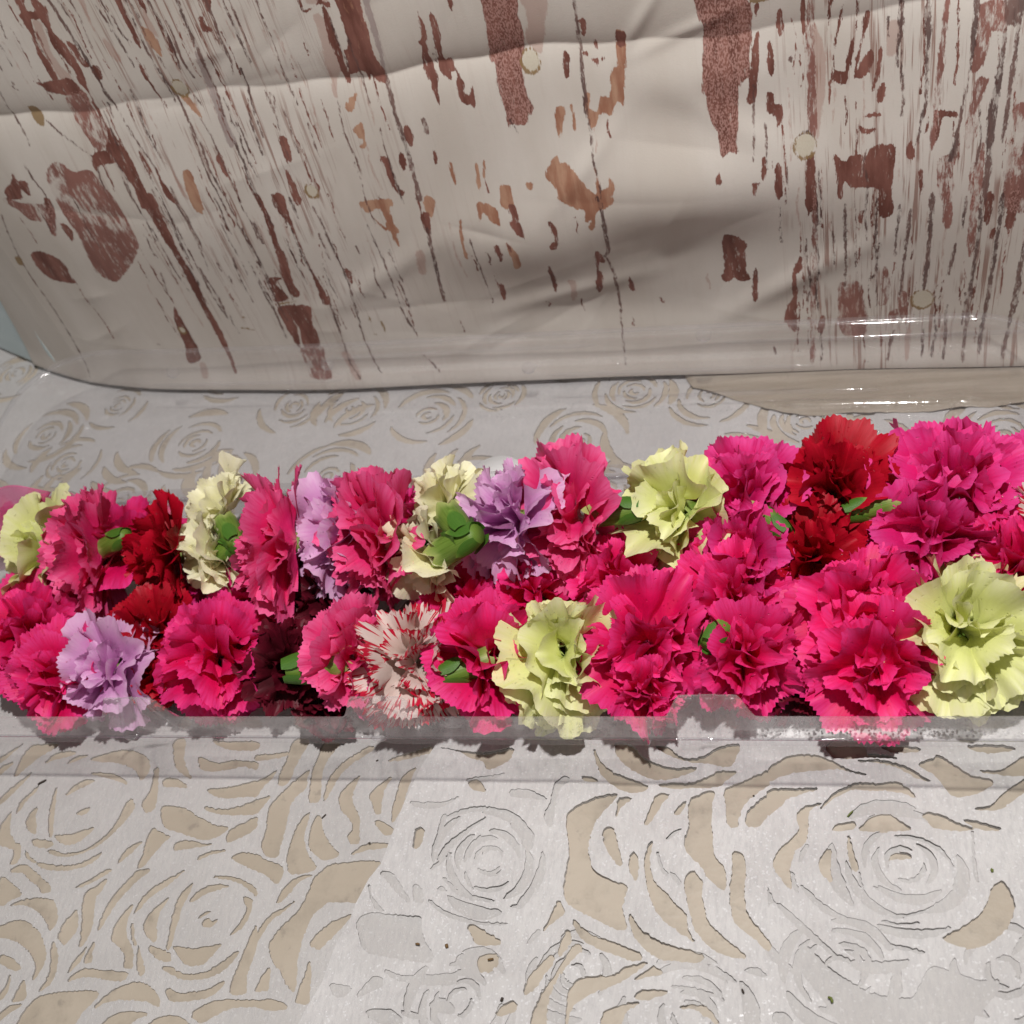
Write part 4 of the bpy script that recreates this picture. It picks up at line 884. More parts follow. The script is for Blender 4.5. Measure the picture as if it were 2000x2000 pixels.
def top_base(x, y):
    return 0.0


def top_over(x, y):
    w = 0.0006 * math.sin(x * 130 + y * 60) * math.sin(y * 95 - x * 30 + 1) + 0.0005 * math.sin(x * 55 - y * 140)
    return 0.0013 + max(-0.0004, 0.9 * w)


cloth = cut_sheet('rose_tablecloth', [(-1.2, -0.6), (1.0, -0.6), (1.0, 0.95), (-1.2, 0.95)], left_holes + right_holes + far, top_base,
                  (-0.60, 0.45, -0.22, 0.45, 0.014), 0.0, THICK, mat_cloth('pearl_white_vinyl', (0.48, 0.465, 0.455), (0.55, 0.535, 0.525), 0.25))  # tone lowered so the upper layer's holes show shaded cloth below
tag(cloth, 'white tablecloth cut through with rose shapes covering the beige table', 'tablecloth')
edge_px = [(905, 1330), (880, 1400), (846, 1462), (826, 1500), (808, 1535), (785, 1589), (767, 1633), (741, 1692), (725, 1715), (697, 1767), (679, 1806), (660, 1845), (629, 1920), (604, 1967), (585, 2000), (560, 2060)]
ed = [tuple(on_table(*p)[:2] + rng.randn(2) * 0.0004) for p in edge_px]
last = ed[-1]
outer = ed + [(last[0] - 0.01, -0.20), (0.50, -0.20), (0.50, 0.062), (0.0, 0.060)]
over = cut_sheet('folded_cloth_layer', outer, right_holes + pale_holes, top_over, (-0.12, 0.49, -0.19, 0.055, 0.006), 0.0, 0.0008,
                 mat_cloth('pearl_glitter_vinyl', (0.56, 0.548, 0.545), (0.63, 0.618, 0.615), 0.5), cloth)  # toned lighter than the cloth shaded beneath it

# ------------------------------------------------------------------ clear plastic box: tray and its open lid
def mat_plastic(name, haze, rough, droplet=0.0, tint=(0.97, 0.97, 0.98), gloss=1.0):
    m, nt, out = material(name)
    co = N(nt, 'ShaderNodeTexCoord').outputs['Object']
    tr = N(nt, 'ShaderNodeBsdfTransparent', Color=tint + (1,))
    gl = N(nt, 'ShaderNodeBsdfGlossy', Color=(1, 1, 1, 1), Roughness=rough)
    lw = N(nt, 'ShaderNodeLayerWeight', Blend=0.5)
    f = math_n(nt, 'ADD', math_n(nt, 'MULTIPLY', math_n(nt, 'POWER', lw.outputs['Facing'], 4.0), 0.55 * gloss), 0.045 * gloss)
    wav = noise_n(nt, mapping(nt, co, (40, 60, 60)), 1.0, 3, 0.6)
    vor = nt.nodes.new('ShaderNodeTexVoronoi'); vor.inputs['Scale'].default_value = 700.0
    nt.links.new(co, vor.inputs['Vector'])
    dr = ramp(nt, vor.outputs['Distance'], 0.15, 0.45, 1, 0)
    h = math_n(nt, 'ADD', math_n(nt, 'MULTIPLY', wav, 0.7), math_n(nt, 'MULTIPLY', dr, droplet))
    bp = bump(nt, h, 0.5, 0.0012)
    nt.links.new(bp, gl.inputs['Normal'])
    mx = N(nt, 'ShaderNodeMixShader', i0=f, i1=tr.outputs[0], i2=gl.outputs[0])
    df = N(nt, 'ShaderNodeBsdfDiffuse', Color=(0.78, 0.75, 0.76, 1)); tl = N(nt, 'ShaderNodeBsdfTranslucent', Color=(0.8, 0.78, 0.8, 1))
    dm = N(nt, 'ShaderNodeMixShader', i0=0.5, i1=df.outputs[0], i2=tl.outputs[0])
    blot = ramp(nt, noise_n(nt, co, 55, 4, 0.6), 0.3, 0.7, 0.6, 1.3)
    hz = math_n(nt, 'MULTIPLY', blot, haze)
    mx2 = N(nt, 'ShaderNodeMixShader', i0=hz, i1=mx.outputs[0], i2=dm.outputs[0])
    nt.links.new(mx2.outputs[0], out.inputs[0])
    return m


M_CLEAR = mat_plastic('clear_plastic', 0.006, 0.05, 0.12, (0.99, 0.99, 0.99), gloss=0.7)
M_FROST = mat_plastic('misted_plastic', 0.22, 0.30, 0.5, (0.985, 0.985, 0.99), gloss=0.4)
M_LIP = mat_plastic('plastic_lip', 0.08, 0.08, 0.3)
X0, X1 = -0.43, 0.300


def loop_rect(near, far_, inset, r, nfront=330, nside=60):
    """points round a rounded rectangle whose near and far edges are curves of x; starts on the near edge at the left"""
    P = []
    x0, x1 = X0 + inset, X1 - inset; r = max(r - inset, 0.004)
    nf = lambda x: near(x) + inset; ff = lambda x: far_(x) - inset
    for x in np.linspace(x0 + r, x1 - r, nfront): P.append((x, nf(x)))
    for a in np.linspace(-PI / 2, 0, 14)[1:]: P.append((x1 - r + r * math.cos(a), nf(x1 - r) + r + r * math.sin(a)))
    for y in np.linspace(nf(x1) + r, ff(x1) - r, nside)[1:-1]: P.append((x1, y))
    for a in np.linspace(0, PI / 2, 14)[:-1]: P.append((x1 - r + r * math.cos(a), ff(x1 - r) - r + r * math.sin(a)))
    for x in np.linspace(x1 - r, x0 + r, nfront): P.append((x, ff(x)))
    for a in np.linspace(PI / 2, PI, 14)[1:]: P.append((x0 + r + r * math.cos(a), ff(x0 + r) - r + r * math.sin(a)))
    for y in np.linspace(ff(x0) - r, nf(x0) + r, nside)[1:-1]: P.append((x0, y))
    for a in np.linspace(PI, 1.5 * PI, 14)[:-1]: P.append((x0 + r + r * math.cos(a), nf(x0 + r) + r + r * math.sin(a)))
    return P


TABS = [on_table(265, 1385, 0.06)[0], on_table(745, 1385, 0.06)[0], on_table(1385, 1385, 0.06)[0], -0.36]


def tab_lift(x):
    t = 0
    for c in TABS:
        u = abs(x - c)
        t = max(t, float(1 - sstep(np.array(u), 0.0130, 0.0225)))
    return t


def tab_groove(x):
    for c in TABS:
        u = abs(x - c)
        if u < 0.0035: return 1.0
        if u < 0.005: return float(1 - (u - 0.0035) / 0.0015)
    return 0.0


def loft(name, near, far_, profile, mat, parent, r=0.05, tabs=False, cap=False, front=0.0):
    verts = []; n = None
    for (ins, z, lift) in profile:
        L = loop_rect(near, far_, ins, r); n = len(L)
        for (x, y) in L:
            zz, yv = z, y
            if tabs and y < near(x) + 0.03:
                k = tab_lift(x) * lift
                zz += 0.0150 * k - 0.0045 * tab_groove(x) * k
                yv += 0.0035 * k + 0.0030 * tab_groove(x) * min(1, lift + 0.3)
            verts.append((x, yv, zz))
    faces = grid_faces(len(profile), n, True)
    if cap: faces.append(tuple(range(len(verts) - n, len(verts))))
    return mesh_obj(name, verts, faces, mat, parent)


BACK = 0.172
near_t = lambda x: 0.0
far_t = lambda x: BACK
box = empty('plastic_tray', Matrix.Translation((0, 0, 0.0)))
tag(box, 'clear plastic clamshell tray holding the carnations, its lid swung open behind', 'tray')
loft('rim', near_t, far_t, [(0.0, RIM, 0), (0.004, RIM + 0.0016, 0.35), (0.0085, RIM + 0.0022, 0.8), (0.0105, RIM + 0.0018, 1.0), (0.0125, RIM - 0.001, 0.9)], M_FROST, box, 0.06, True)
loft('rim_lip', near_t, far_t, [(-0.0006, RIM - 0.0062, 0), (-0.0010, RIM - 0.0052, 0), (-0.0002, RIM - 0.0045, 0), (0.0, RIM - 0.0004, 0)], M_LIP, box, 0.06, True)
# the fold line just under the rim
loft('rim_bead', near_t, far_t, [(-0.0004, RIM - 0.0006, 0), (-0.0012, RIM - 0.0001, 0), (-0.0005, RIM + 0.0006, 0), (0.0003, RIM + 0.0001, 0)], mat_plastic('bead_plastic', 0.10, 0.06, 0.2, (0.80, 0.80, 0.82)), box, 0.06)
loft('tray_wall', near_t, far_t, [(0.0128, RIM - 0.0012, 0.9), (0.0165, RIM - 0.008, 0.3), (0.0225, 0.026, 0), (0.029, 0.008, 0), (0.033, 0.0036, 0), (0.039, 0.0022, 0)], M_CLEAR, box, 0.06, True, True)

# lid, swung right back so it lies open against the foot of the backdrop
near_l = lambda x: BACK + 0.004
far_l = lambda x: float(base_y(max(min(x, 0.3), -0.40))) - 0.009 - 0.012 * max(0, -0.36 - x) / 0.07
lid = loft('lid', near_l, far_l, [(0.0, RIM - 0.002, 0), (0.0015, RIM - 0.0005, 0), (0.006, RIM, 0), (0.0085, RIM - 0.0015, 0), (0.0095, RIM - 0.005, 0), (0.0125, 0.040, 0), (0.0130, 0.0385, 0), (0.0160, 0.0372, 0), (0.0168, 0.0350, 0),
                                  (0.0200, 0.020, 0), (0.0235, 0.0085, 0), (0.0265, 0.0046, 0), (0.0310, 0.0028, 0)], mat_plastic('lid_plastic', 0.09, 0.07, 0.30), box, 0.055, False, True)
lid_e = loft('lid_edge', near_l, far_l, [(0.0, RIM - 0.0021, 0), (-0.0008, RIM - 0.0035, 0), (-0.0002, RIM - 0.006, 0), (0.0006, RIM - 0.0045, 0)], M_LIP, lid, 0.055)
# ribs and a nub moulded into each tab
for c_ in TABS:
    for dx in (-0.0048, 0.0048):
        vs = []
        for i in range(14):
            u = i / 13
            y0 = 0.0004 + 0.0142 * u; z0 = RIM + 0.0008 + 0.0022 * min(1, u * 1.6) + 0.0146 * min(1, u * 1.05) ** 1.3
            for k in range(6):
                a = PI * k / 5
                rr_ = 0.0011 * min(1, (13 - i) / 2 + 0.3)
                vs.append((c_ + dx * (1 - 0.25 * u) + rr_ * math.cos(a), y0 - rr_ * math.sin(a) * 0.8, z0 + rr_ * math.sin(a) * 0.6))
        mesh_obj('tab_rib', vs, grid_faces(14, 6), M_LIP, box)
    vs = [(c_, -0.0028, RIM - 0.0004)]
    for q, (r_, d_) in enumerate(((0.5, -0.0024), (0.85, -0.0014), (1.0, 0.0002))):
        for k in range(16): vs.append((c_ + 0.0048 * r_ * math.cos(k * PI / 8), d_, RIM - 0.0004 + 0.0016 * r_ * math.sin(k * PI / 8)))
    mesh_obj('latch_nub', vs, [(0, 1 + k, 1 + (k + 1) % 16) for k in range(16)] + [tuple(1 + v for v in f) for f in grid_faces(3, 16, True)], M_LIP, box)
# hinge fold between tray and lid
hx = np.linspace(X0 + 0.05, X1 - 0.05, 120)
vs = []
for (y, z) in ((BACK, RIM), (BACK + 0.0012, RIM - 0.0022), (BACK + 0.0028, RIM - 0.0028), (BACK + 0.004, RIM - 0.002)):
    for x in hx: vs.append((x, y, z))
mesh_obj('hinge', vs, grid_faces(4, len(hx)), mat_plastic('hinge_plastic', 0.12, 0.08, 0.2, (0.7, 0.7, 0.72)), box)
# ribs pressed into the lid's far wall
for i, (xa, xb, za, da) in enumerate(((-0.18, 0.02, 0.0485, 0.0110), (-0.02, 0.16, 0.0300, 0.0185), (0.10, 0.29, 0.0465, 0.0115), (0.06, 0.20, 0.0120, 0.0232), (-0.33, -0.17, 0.0330, 0.0180))):
    xs = np.linspace(xa, xb, 60); vs = []
    for q in range(7):
        a = PI * q / 6
        for k, x in enumerate(xs):
            e = min(1.0, min(k, 59 - k) / 5.0) ** 0.5
            vs.append((x, far_l(x) - da - 0.0014 * e * math.sin(a), za + 0.0016 * e * math.cos(a)))
    mesh_obj('rib', vs, grid_faces(7, 60), mat_plastic('rib_plastic', 0.07, 0.06, 0.6), lid)
# round locking buttons on the far wall
for px, py in ((1375, 628), (1035, 705), (640, 712), (330, 745)):
    d = ray(px, py); t = (0.305 - CAM[1]) / d[1]; c = CAM + d * t
    c[1] = far_l(c[0]) - 0.016
    vs = [(c[0], c[1] - 0.003, c[2] + 0.0005)]
    fc = []
    for q, (rr, dy) in enumerate(((0.0028, -0.0029), (0.0042, -0.002), (0.0048, 0.0), (0.0055, 0.002))):
        for k in range(20): vs.append((c[0] + rr * math.cos(k * PI / 10), c[1] + dy, c[2] + rr * 0.8 * math.sin(k * PI / 10)))
    fc = [(0, 1 + k, 1 + (k + 1) % 20) for k in range(20)] + [tuple(1 + v for v in f) for f in grid_faces(4, 20, True)]
    mesh_obj('button', vs, fc, mat_plastic('button_plastic', 0.10, 0.05, 0.3), lid)

# oval paper sticker on the lid near the hinge
m, nt, out = material('white_paper')
b = N(nt, 'ShaderNodeBsdfPrincipled', Base__Color=(0.80, 0.80, 0.81, 1), Roughness=0.5); nt.links.new(b.outputs[0], out.inputs[0])
sc_ = on_table(968, 934, 0.0034)
vs, fc = [], []
for z in (0.0, 0.0003):
    for k in range(48):
        a = k * PI / 24
        vs.append((0.0205 * math.cos(a), 0.0205 * math.sin(a), z))
fc = [tuple(range(47, -1, -1)), tuple(range(48, 96))] + [(k, (k + 1) % 48, 48 + (k + 1) % 48, 48 + k) for k in range(48)]
st = mesh_obj('oval_sticker', vs, fc, m)
st.location = (sc_[0], sc_[1], 0.0032)
tag(st, 'plain white oval paper sticker stuck flat inside the open lid beside the hinge', 'sticker')

# condensation
def droplets(name, pts, size, mat, parent, sd):
    rr = random.Random(sd); V, Fc = [], []
    for (p, nrm) in pts:
        s = size * rr.uniform(0.5, 1.3) * (1.7 if rr.random() < 0.06 else 1)
        nrm = Vector(nrm).normalized(); a = nrm.orthogonal().normalized(); b_ = nrm.cross(a); k = len(V)
        V.append(Vector(p) + nrm * s * 0.7)
        for ring, (r_, h_) in enumerate(((0.6, 0.55), (1.0, 0.0))):
            for q in range(6):
                an = q * PI / 3 + ring * 0.5
                V.append(Vector(p) + nrm * s * h_ + (a * math.cos(an) + b_ * math.sin(an)) * s * r_)
        for q in range(6):
            Fc.append((k, k + 1 + q, k + 1 + (q + 1) % 6))
            Fc.append((k + 1 + q, k + 7 + q, k + 7 + (q + 1) % 6)); Fc.append((k + 1 + q, k + 7 + (q + 1) % 6, k + 1 + (q + 1) % 6))
    o = mesh_obj(name, V, Fc, mat, parent)
    tag(o, kind='stuff')
    return o


def mat_water():
    m, nt, out = material('water')
    tr = N(nt, 'ShaderNodeBsdfTransparent', Color=(0.95, 0.95, 0.96, 1)); gl = N(nt, 'ShaderNodeBsdfGlossy', Roughness=0.12)
    lw = N(nt, 'ShaderNodeLayerWeight', Blend=0.5)
    f = math_n(nt, 'ADD', math_n(nt, 'MULTIPLY', math_n(nt, 'POWER', lw.outputs['Facing'], 2.0), 0.3), 0.09)
    mx = N(nt, 'ShaderNodeMixShader', i0=f, i1=tr.outputs[0], i2=gl.outputs[0]); nt.links.new(mx.outputs[0], out.inputs[0])
    return m


M_WATER = mat_water()
rr = random.Random(5); pts = []
for _ in range(950):
    x = rr.uniform(-0.32, 0.26); x = x if rr.random() < (0.25 + 0.75 * (x > -0.12)) else rr.uniform(-0.1, 0.25)
    u = rr.random(); k = tab_lift(x)
    pts.append(((x, 0.0010 + 0.0085 * u + 0.0035 * k * u, RIM + 0.0004 + 0.0020 * min(1, u * 1.6) + 0.0120 * k * u), (0, -0.45, 1)))
droplets('water_droplets', pts, 0.00046, M_WATER, box, 1)
pts = []
for _ in range(2600):
    x = rr.uniform(-0.22, 0.29); u = rr.random() ** 1.5
    ins = 0.031 - 0.018 * u
    z = 0.003 + (0.0 if ins > 0.0265 else (0.0265 - ins) / 0.0135 * 0.035)
    pts.append(((x, far_l(x) - ins, z + 0.0003), (0, -1, 0.5)))
droplets('water_droplets', pts, 0.00036, M_WATER, lid, 2)

# ------------------------------------------------------------------ carnations
def petal_mesh(name, sd, phi, ruffle, pleat, cup, curl, teeth, fringe=0.0, ns=14, nv=58):
    rr = random.Random(sd)
    p1, p2, p3, p4 = (rr.uniform(0, 6.28) for _ in range(4))
    k1, k2 = rr.uniform(1.1, 2.0), rr.uniform(3.2, 5.2)
    A1, A2 = ruffle * rr.uniform(0.7, 1.2), ruffle * 0.38 * rr.uniform(0.7, 1.2)
    lob = [(rr.uniform(1.5, 6), rr.uniform(0, 6.28), rr.uniform(0.015, 0.05)) for _ in range(3)]
    skew = rr.uniform(-0.10, 0.10)
    V, UV = [], []
    tooth = [rr.uniform(0.35, 1.0) for _ in range(nv + 1)]
    for i in range(ns + 1):
        s = i / ns
        open_ = 0.13 + 0.87 * (lambda t: t * t * (3 - 2 * t))(min(1, max(0, (s - 0.10) / 0.50)))
        for j in range(nv + 1):
            v = j / nv * 2 - 1
            a = v * phi * open_
            edge = 1 - 0.15 * abs(v) ** 2.6 + sum(c * math.sin(b * v * PI + q) for b, q, c in lob)
            tt = max(0.0, (s - 0.80) / 0.20)
            if j % 2: edge -= teeth * tooth[j] * tt
            elif fringe and j % 4 == 0: edge += fringe * tooth[j] * tt
            r = s * edge
            x, y = r * math.cos(a), r * math.sin(a)
            w = s * s
            z = w * (A1 * math.sin(k1 * v * PI + p1) + A2 * s * math.sin(k2 * v * PI + p2 + 1.5 * s) + 0.85 * A2 * s ** 3 * math.sin(11.0 * v + p4 + 2 * s) + 0.5 * A2 * s ** 5 * math.sin(23.0 * v + p2))
            z += pleat * s * (1 - 0.3 * s) * math.sin(13 * v + p3) * (1 - 0.35 * abs(v))
            z += cup * y * y - curl * s ** 2.4 + skew * y * s
            x -= 0.5 * abs(curl) * s ** 4 * 0.35
            V.append((x, y, z)); UV.append((j / nv, s))
    o = mesh_obj(name, V, grid_faces(ns + 1, nv + 1), None, None, True, UV)
    me_ = o.data
    bpy.data.objects.remove(o)
    return me_


FAN = [petal_mesh('petal', 100 + i, math.radians(random.Random(i).uniform(56, 72)), 0.095, 0.020, random.Random(i + 9).uniform(-0.1, 0.25), random.Random(i + 3).uniform(0.06, 0.26), 0.052) for i in range(10)]
RUF = [petal_mesh('petal', 200 + i, math.radians(random.Random(i).uniform(56, 76)), 0.17, 0.014, random.Random(i + 9).uniform(-0.15, 0.35), random.Random(i + 3).uniform(-0.05, 0.25), 0.058) for i in range(10)]
CRU = [petal_mesh('petal', 300 + i, math.radians(random.Random(i).uniform(50, 75)), 0.22, 0.010, random.Random(i + 9).uniform(0.2, 0.7), random.Random(i + 3).uniform(-0.25, 0.15), 0.065) for i in range(10)]
SMO = [petal_mesh('petal', 400 + i, math.radians(random.Random(i).uniform(50, 72)), 0.15, 0.008, random.Random(i + 9).uniform(-0.2, 0.5), random.Random(i + 3).uniform(-0.1, 0.3), 0.020) for i in range(10)]
FRI = [petal_mesh('petal', 500 + i, math.radians(random.Random(i).uniform(50, 70)), 0.22, 0.012, random.Random(i + 9).uniform(-0.1, 0.4), random.Random(i + 3).uniform(-0.05, 0.2), 0.075, 0.02) for i in range(10)]


def mat_petal(name, main, dark, tip, base, stripes=None, trans=0.24):
    m, nt, out = material(name)
    uv = N(nt, 'ShaderNodeUVMap', _uv_map='UVMap').outputs[0]
    sp = N(nt, 'ShaderNodeSeparateXYZ', i0=uv)
    u, s = sp.outputs[0], sp.outputs[1]
    oi = N(nt, 'ShaderNodeObjectInfo').outputs['Random']
    shift = N(nt, 'ShaderNodeCombineXYZ', i0=0.0, i1=0.0, i2=math_n(nt, 'MULTIPLY', oi, 37.0)).outputs[0]
    vec = N(nt, 'ShaderNodeVectorMath', _operation='ADD', i0=uv, i1=shift).outputs[0]
    vein = noise_n(nt, mapping(nt, vec, (46, 2.2, 1)), 1.0, 3, 0.6)
    blot = noise_n(nt, mapping(nt, vec, (5, 4, 1)), 1.0, 4, 0.6)
    c = mixc(nt, ramp(nt, blot, 0.3, 0.7), main, dark)
    c = mixc(nt, ramp(nt, vein, 0.45, 0.75, 0, 0.45), c, dark)
    c = mixc(nt, math_n(nt, 'MULTIPLY', ramp(nt, s, 0.60, 1.0), ramp(nt, vein, 0.3, 0.6, 0.25, 1.0)), c, tip)
    c = mixc(nt, ramp(nt, s, 0.42, 0.08), c, base)
    if stripes:
        st_ = noise_n(nt, mapping(nt, vec, (60, 1.6, 1)), 1.0, 2, 0.5)
        st_ = math_n(nt, 'ADD', st_, math_n(nt, 'MULTIPLY', math_n(nt, 'SUBTRACT', s, 0.88), 0.62))
        c = mixc(nt, ramp(nt, st_, 0.50, 0.57), c, stripes)
    hsv = N(nt, 'ShaderNodeHueSaturation', Color=c)
    nt.links.new(math_n(nt, 'ADD', 0.90, math_n(nt, 'MULTIPLY', oi, 0.2)), hsv.inputs['Value'])
    c = hsv.outputs[0]
    co = N(nt, 'ShaderNodeTexCoord').outputs['Generated']
    vor = nt.nodes.new('ShaderNodeTexVoronoi'); vor.inputs['Scale'].default_value = 24.0; vor.inputs['Randomness'].default_value = 1.0
    nt.links.new(mapping(nt, vec, (1.2, 1, 1)), vor.inputs['Vector'])
    big = N(nt, 'ShaderNodeSeparateColor', i0=vor.outputs['Color']).outputs[0]
    wet = math_n(nt, 'MULTIPLY', ramp(nt, vor.outputs['Distance'], 0.10, 0.28, 1, 0), math_n(nt, 'MULTIPLY', ramp(nt, big, 0.66, 0.68), ramp(nt, noise_n(nt, mapping(nt, vec, (3, 3, 1)), 1.0, 2), 0.45, 0.55)))     # water beads on the wet petals
    b = N(nt, 'ShaderNodeBsdfPrincipled', Base__Color=c)
    nt.links.new(math_n(nt, 'SUBTRACT', 0.50, math_n(nt, 'MULTIPLY', wet, 0.38)), b.inputs['Roughness'])
    b.inputs['Specular IOR Level'].default_value = 0.26
    h = math_n(nt, 'ADD', math_n(nt, 'MULTIPLY', vein, 0.5), math_n(nt, 'MULTIPLY', wet, 2.6))
    nt.links.new(bump(nt, h, 0.5, 0.0011), b.inputs['Normal'])
    t = N(nt, 'ShaderNodeBsdfTranslucent', Color=c)
    mx = N(nt, 'ShaderNodeMixShader', i0=trans, i1=b.outputs[0], i2=t.outputs[0])
    nt.links.new(mx.outputs[0], out.inputs[0])
    return m


PM = {
    'hot': mat_petal('hot_pink_petal', (0.86, 0.007, 0.135), (0.66, 0.003, 0.085), (0.90, 0.050, 0.28), (0.68, 0.04, 0.16)),
    'pink': mat_petal('pink_petal', (0.88, 0.042, 0.22), (0.74, 0.015, 0.145), (0.92, 0.14, 0.36), (0.88, 0.30, 0.40)),
    'magenta': mat_petal('magenta_petal', (0.82, 0.018, 0.21), (0.66, 0.008, 0.145), (0.86, 0.075, 0.35), (0.60, 0.06, 0.2)),
    'red': mat_petal('red_petal', (0.46, 0.002, 0.014), (0.30, 0.001, 0.008), (0.54, 0.004, 0.026), (0.26, 0.002, 0.008), trans=0.24),
    'maroon': mat_petal('maroon_petal', (0.085, 0.004, 0.012), (0.05, 0.002, 0.006), (0.14, 0.006, 0.02), (0.05, 0.002, 0.008), trans=0.18),
    'lilac': mat_petal('lilac_petal', (0.74, 0.37, 0.66), (0.68, 0.28, 0.60), (0.80, 0.50, 0.74), (0.58, 0.22, 0.50)),
    'cream': mat_petal('cream_petal', (0.88, 0.85, 0.57), (0.84, 0.81, 0.48), (0.90, 0.87, 0.66), (0.60, 0.65, 0.25)),
    'lime': mat_petal('lime_petal', (0.80, 0.82, 0.37), (0.74, 0.77, 0.29), (0.86, 0.86, 0.52), (0.50, 0.60, 0.16)),
    'striped': mat_petal('striped_petal', (0.80, 0.68, 0.62), (0.76, 0.60, 0.54), (0.82, 0.70, 0.66), (0.80, 0.74, 0.62), (0.62, 0.012, 0.05)),
}
SETS = {'hot': (FAN, RUF, CRU), 'pink': (FAN, RUF, CRU), 'magenta': (FAN, RUF, CRU), 'red': (FAN, RUF, CRU), 'maroon': (RUF, RUF, CRU),
        'lilac': (RUF, RUF, CRU), 'cream': (SMO, SMO, RUF), 'lime': (SMO, SMO, CRU), 'striped': (FRI, FRI, FRI)}

# calyx: ribbed green tube ending in five teeth, with small bracts round its foot
V, Fc, UV = [], [], []
nc = 30
for i in range(9):
    t = i / 8
    for j in range(nc):
        a = j / nc * 2 * PI
        tooth = (0.5 + 0.5 * math.cos(5 * a)) ** 0.8
        r = 0.17 + 0.075 * math.sin(min(1, t * 1.25) * PI * 0.62) + 0.05 * max(0, t - 0.7)
        r *= 1 + 0.02 * math.cos(15 * a)
        z = -0.92 + 0.92 * t * (1.0 if t < 0.7 else 1.0) + max(0, (t - 0.62) / 0.38) * (0.24 * tooth - 0.07)
        V.append((r * math.cos(a), r * math.sin(a), z)); UV.append((j / nc, t))
Fc = grid_faces(9, nc, True) + [tuple(range(nc - 1, -1, -1))]
tmp = mesh_obj('calyx', V, Fc, None, None, True, UV); CALYX = tmp.data; bpy.data.objects.remove(tmp)
V, Fc, UV = [], [], []
for q in range(4):
    a0 = q * PI / 2
    for i in range(7):
        t = i / 6
        wdt = 0.62 * math.sin(PI * (0.18 + 0.82 * (1 - t) * 0.62)) * (1 - t ** 3)
        for j in range(5):
            v = (j - 2) / 2
            a = a0 + v * wdt
            r = 0.195 + 0.075 * math.sin(min(1, t) * PI * 0.5) + 0.02 * (q % 2) + 0.04 * t * t
            V.append((r * math.cos(a), r * math.sin(a), -0.97 + 0.50 * t)); UV.append((j / 4, t))
    k = q * 35
    Fc += [tuple(k + v for v in f) for f in grid_faces(7, 5)]
tmp = mesh_obj('bract', V, Fc, None, None, True, UV); BRACT = tmp.data; bpy.data.objects.remove(tmp)


def mat_green(name, a, b_, tipc):
    m, nt, out = material(name)
    uv = N(nt, 'ShaderNodeUVMap', _uv_map='UVMap').outputs[0]
    s = N(nt, 'ShaderNodeSeparateXYZ', i0=uv).outputs[1]
    n1 = noise_n(nt, mapping(nt, uv, (60, 2, 1)), 1.0, 3)
    c = mixc(nt, ramp(nt, n1, 0.3, 0.7), a, b_)
    c = mixc(nt, ramp(nt, s, 0.72, 1.0), c, tipc)
    bs = N(nt, 'ShaderNodeBsdfPrincipled', Base__Color=c, Roughness=0.48)
    nt.links.new(bump(nt, n1, 0.25, 0.0008), bs.inputs['Normal'])
    t = N(nt, 'ShaderNodeBsdfTranslucent', Color=c)
    mx = N(nt, 'ShaderNodeMixShader', i0=0.2, i1=bs.outputs[0], i2=t.outputs[0])
    nt.links.new(mx.outputs[0], out.inputs[0])
    return m


M_CAL = mat_green('calyx_green', (0.12, 0.22, 0.022), (0.18, 0.30, 0.045), (0.40, 0.48, 0.15))
M_BRA = mat_green('bract_green', (0.05, 0.15, 0.014), (0.09, 0.22, 0.024), (0.20, 0.34, 0.05))
for mm_ in (CALYX, BRACT): mm_.materials.append(M_CAL if mm_ is CALYX else M_BRA)
for st_ in (FAN, RUF, CRU, SMO, FRI):
    for mm_ in st_: mm_.materials.append(PM['hot'])


# green flower cups that stand clear of the petals: seed -> picture position, height, size
CAL_AT = {2: (226, 1058, .072, 1.0), 5: (450, 1040, .074, 1.15), 10: (888, 1022, .078, 1.3), 52: (888, 1066, .075, 1.3), 12: (1200, 1000, .070, 1.15), 31: (630, 1298, .046, 1.35),
          33: (918, 1302, .048, 1.15), 37: (1404, 1232, .058, 1.0), 15: (1506, 1020, .064, 1.0), 19: (1694, 992, .066, 1.0), 51: (446, 1072, .070, 1.0)}


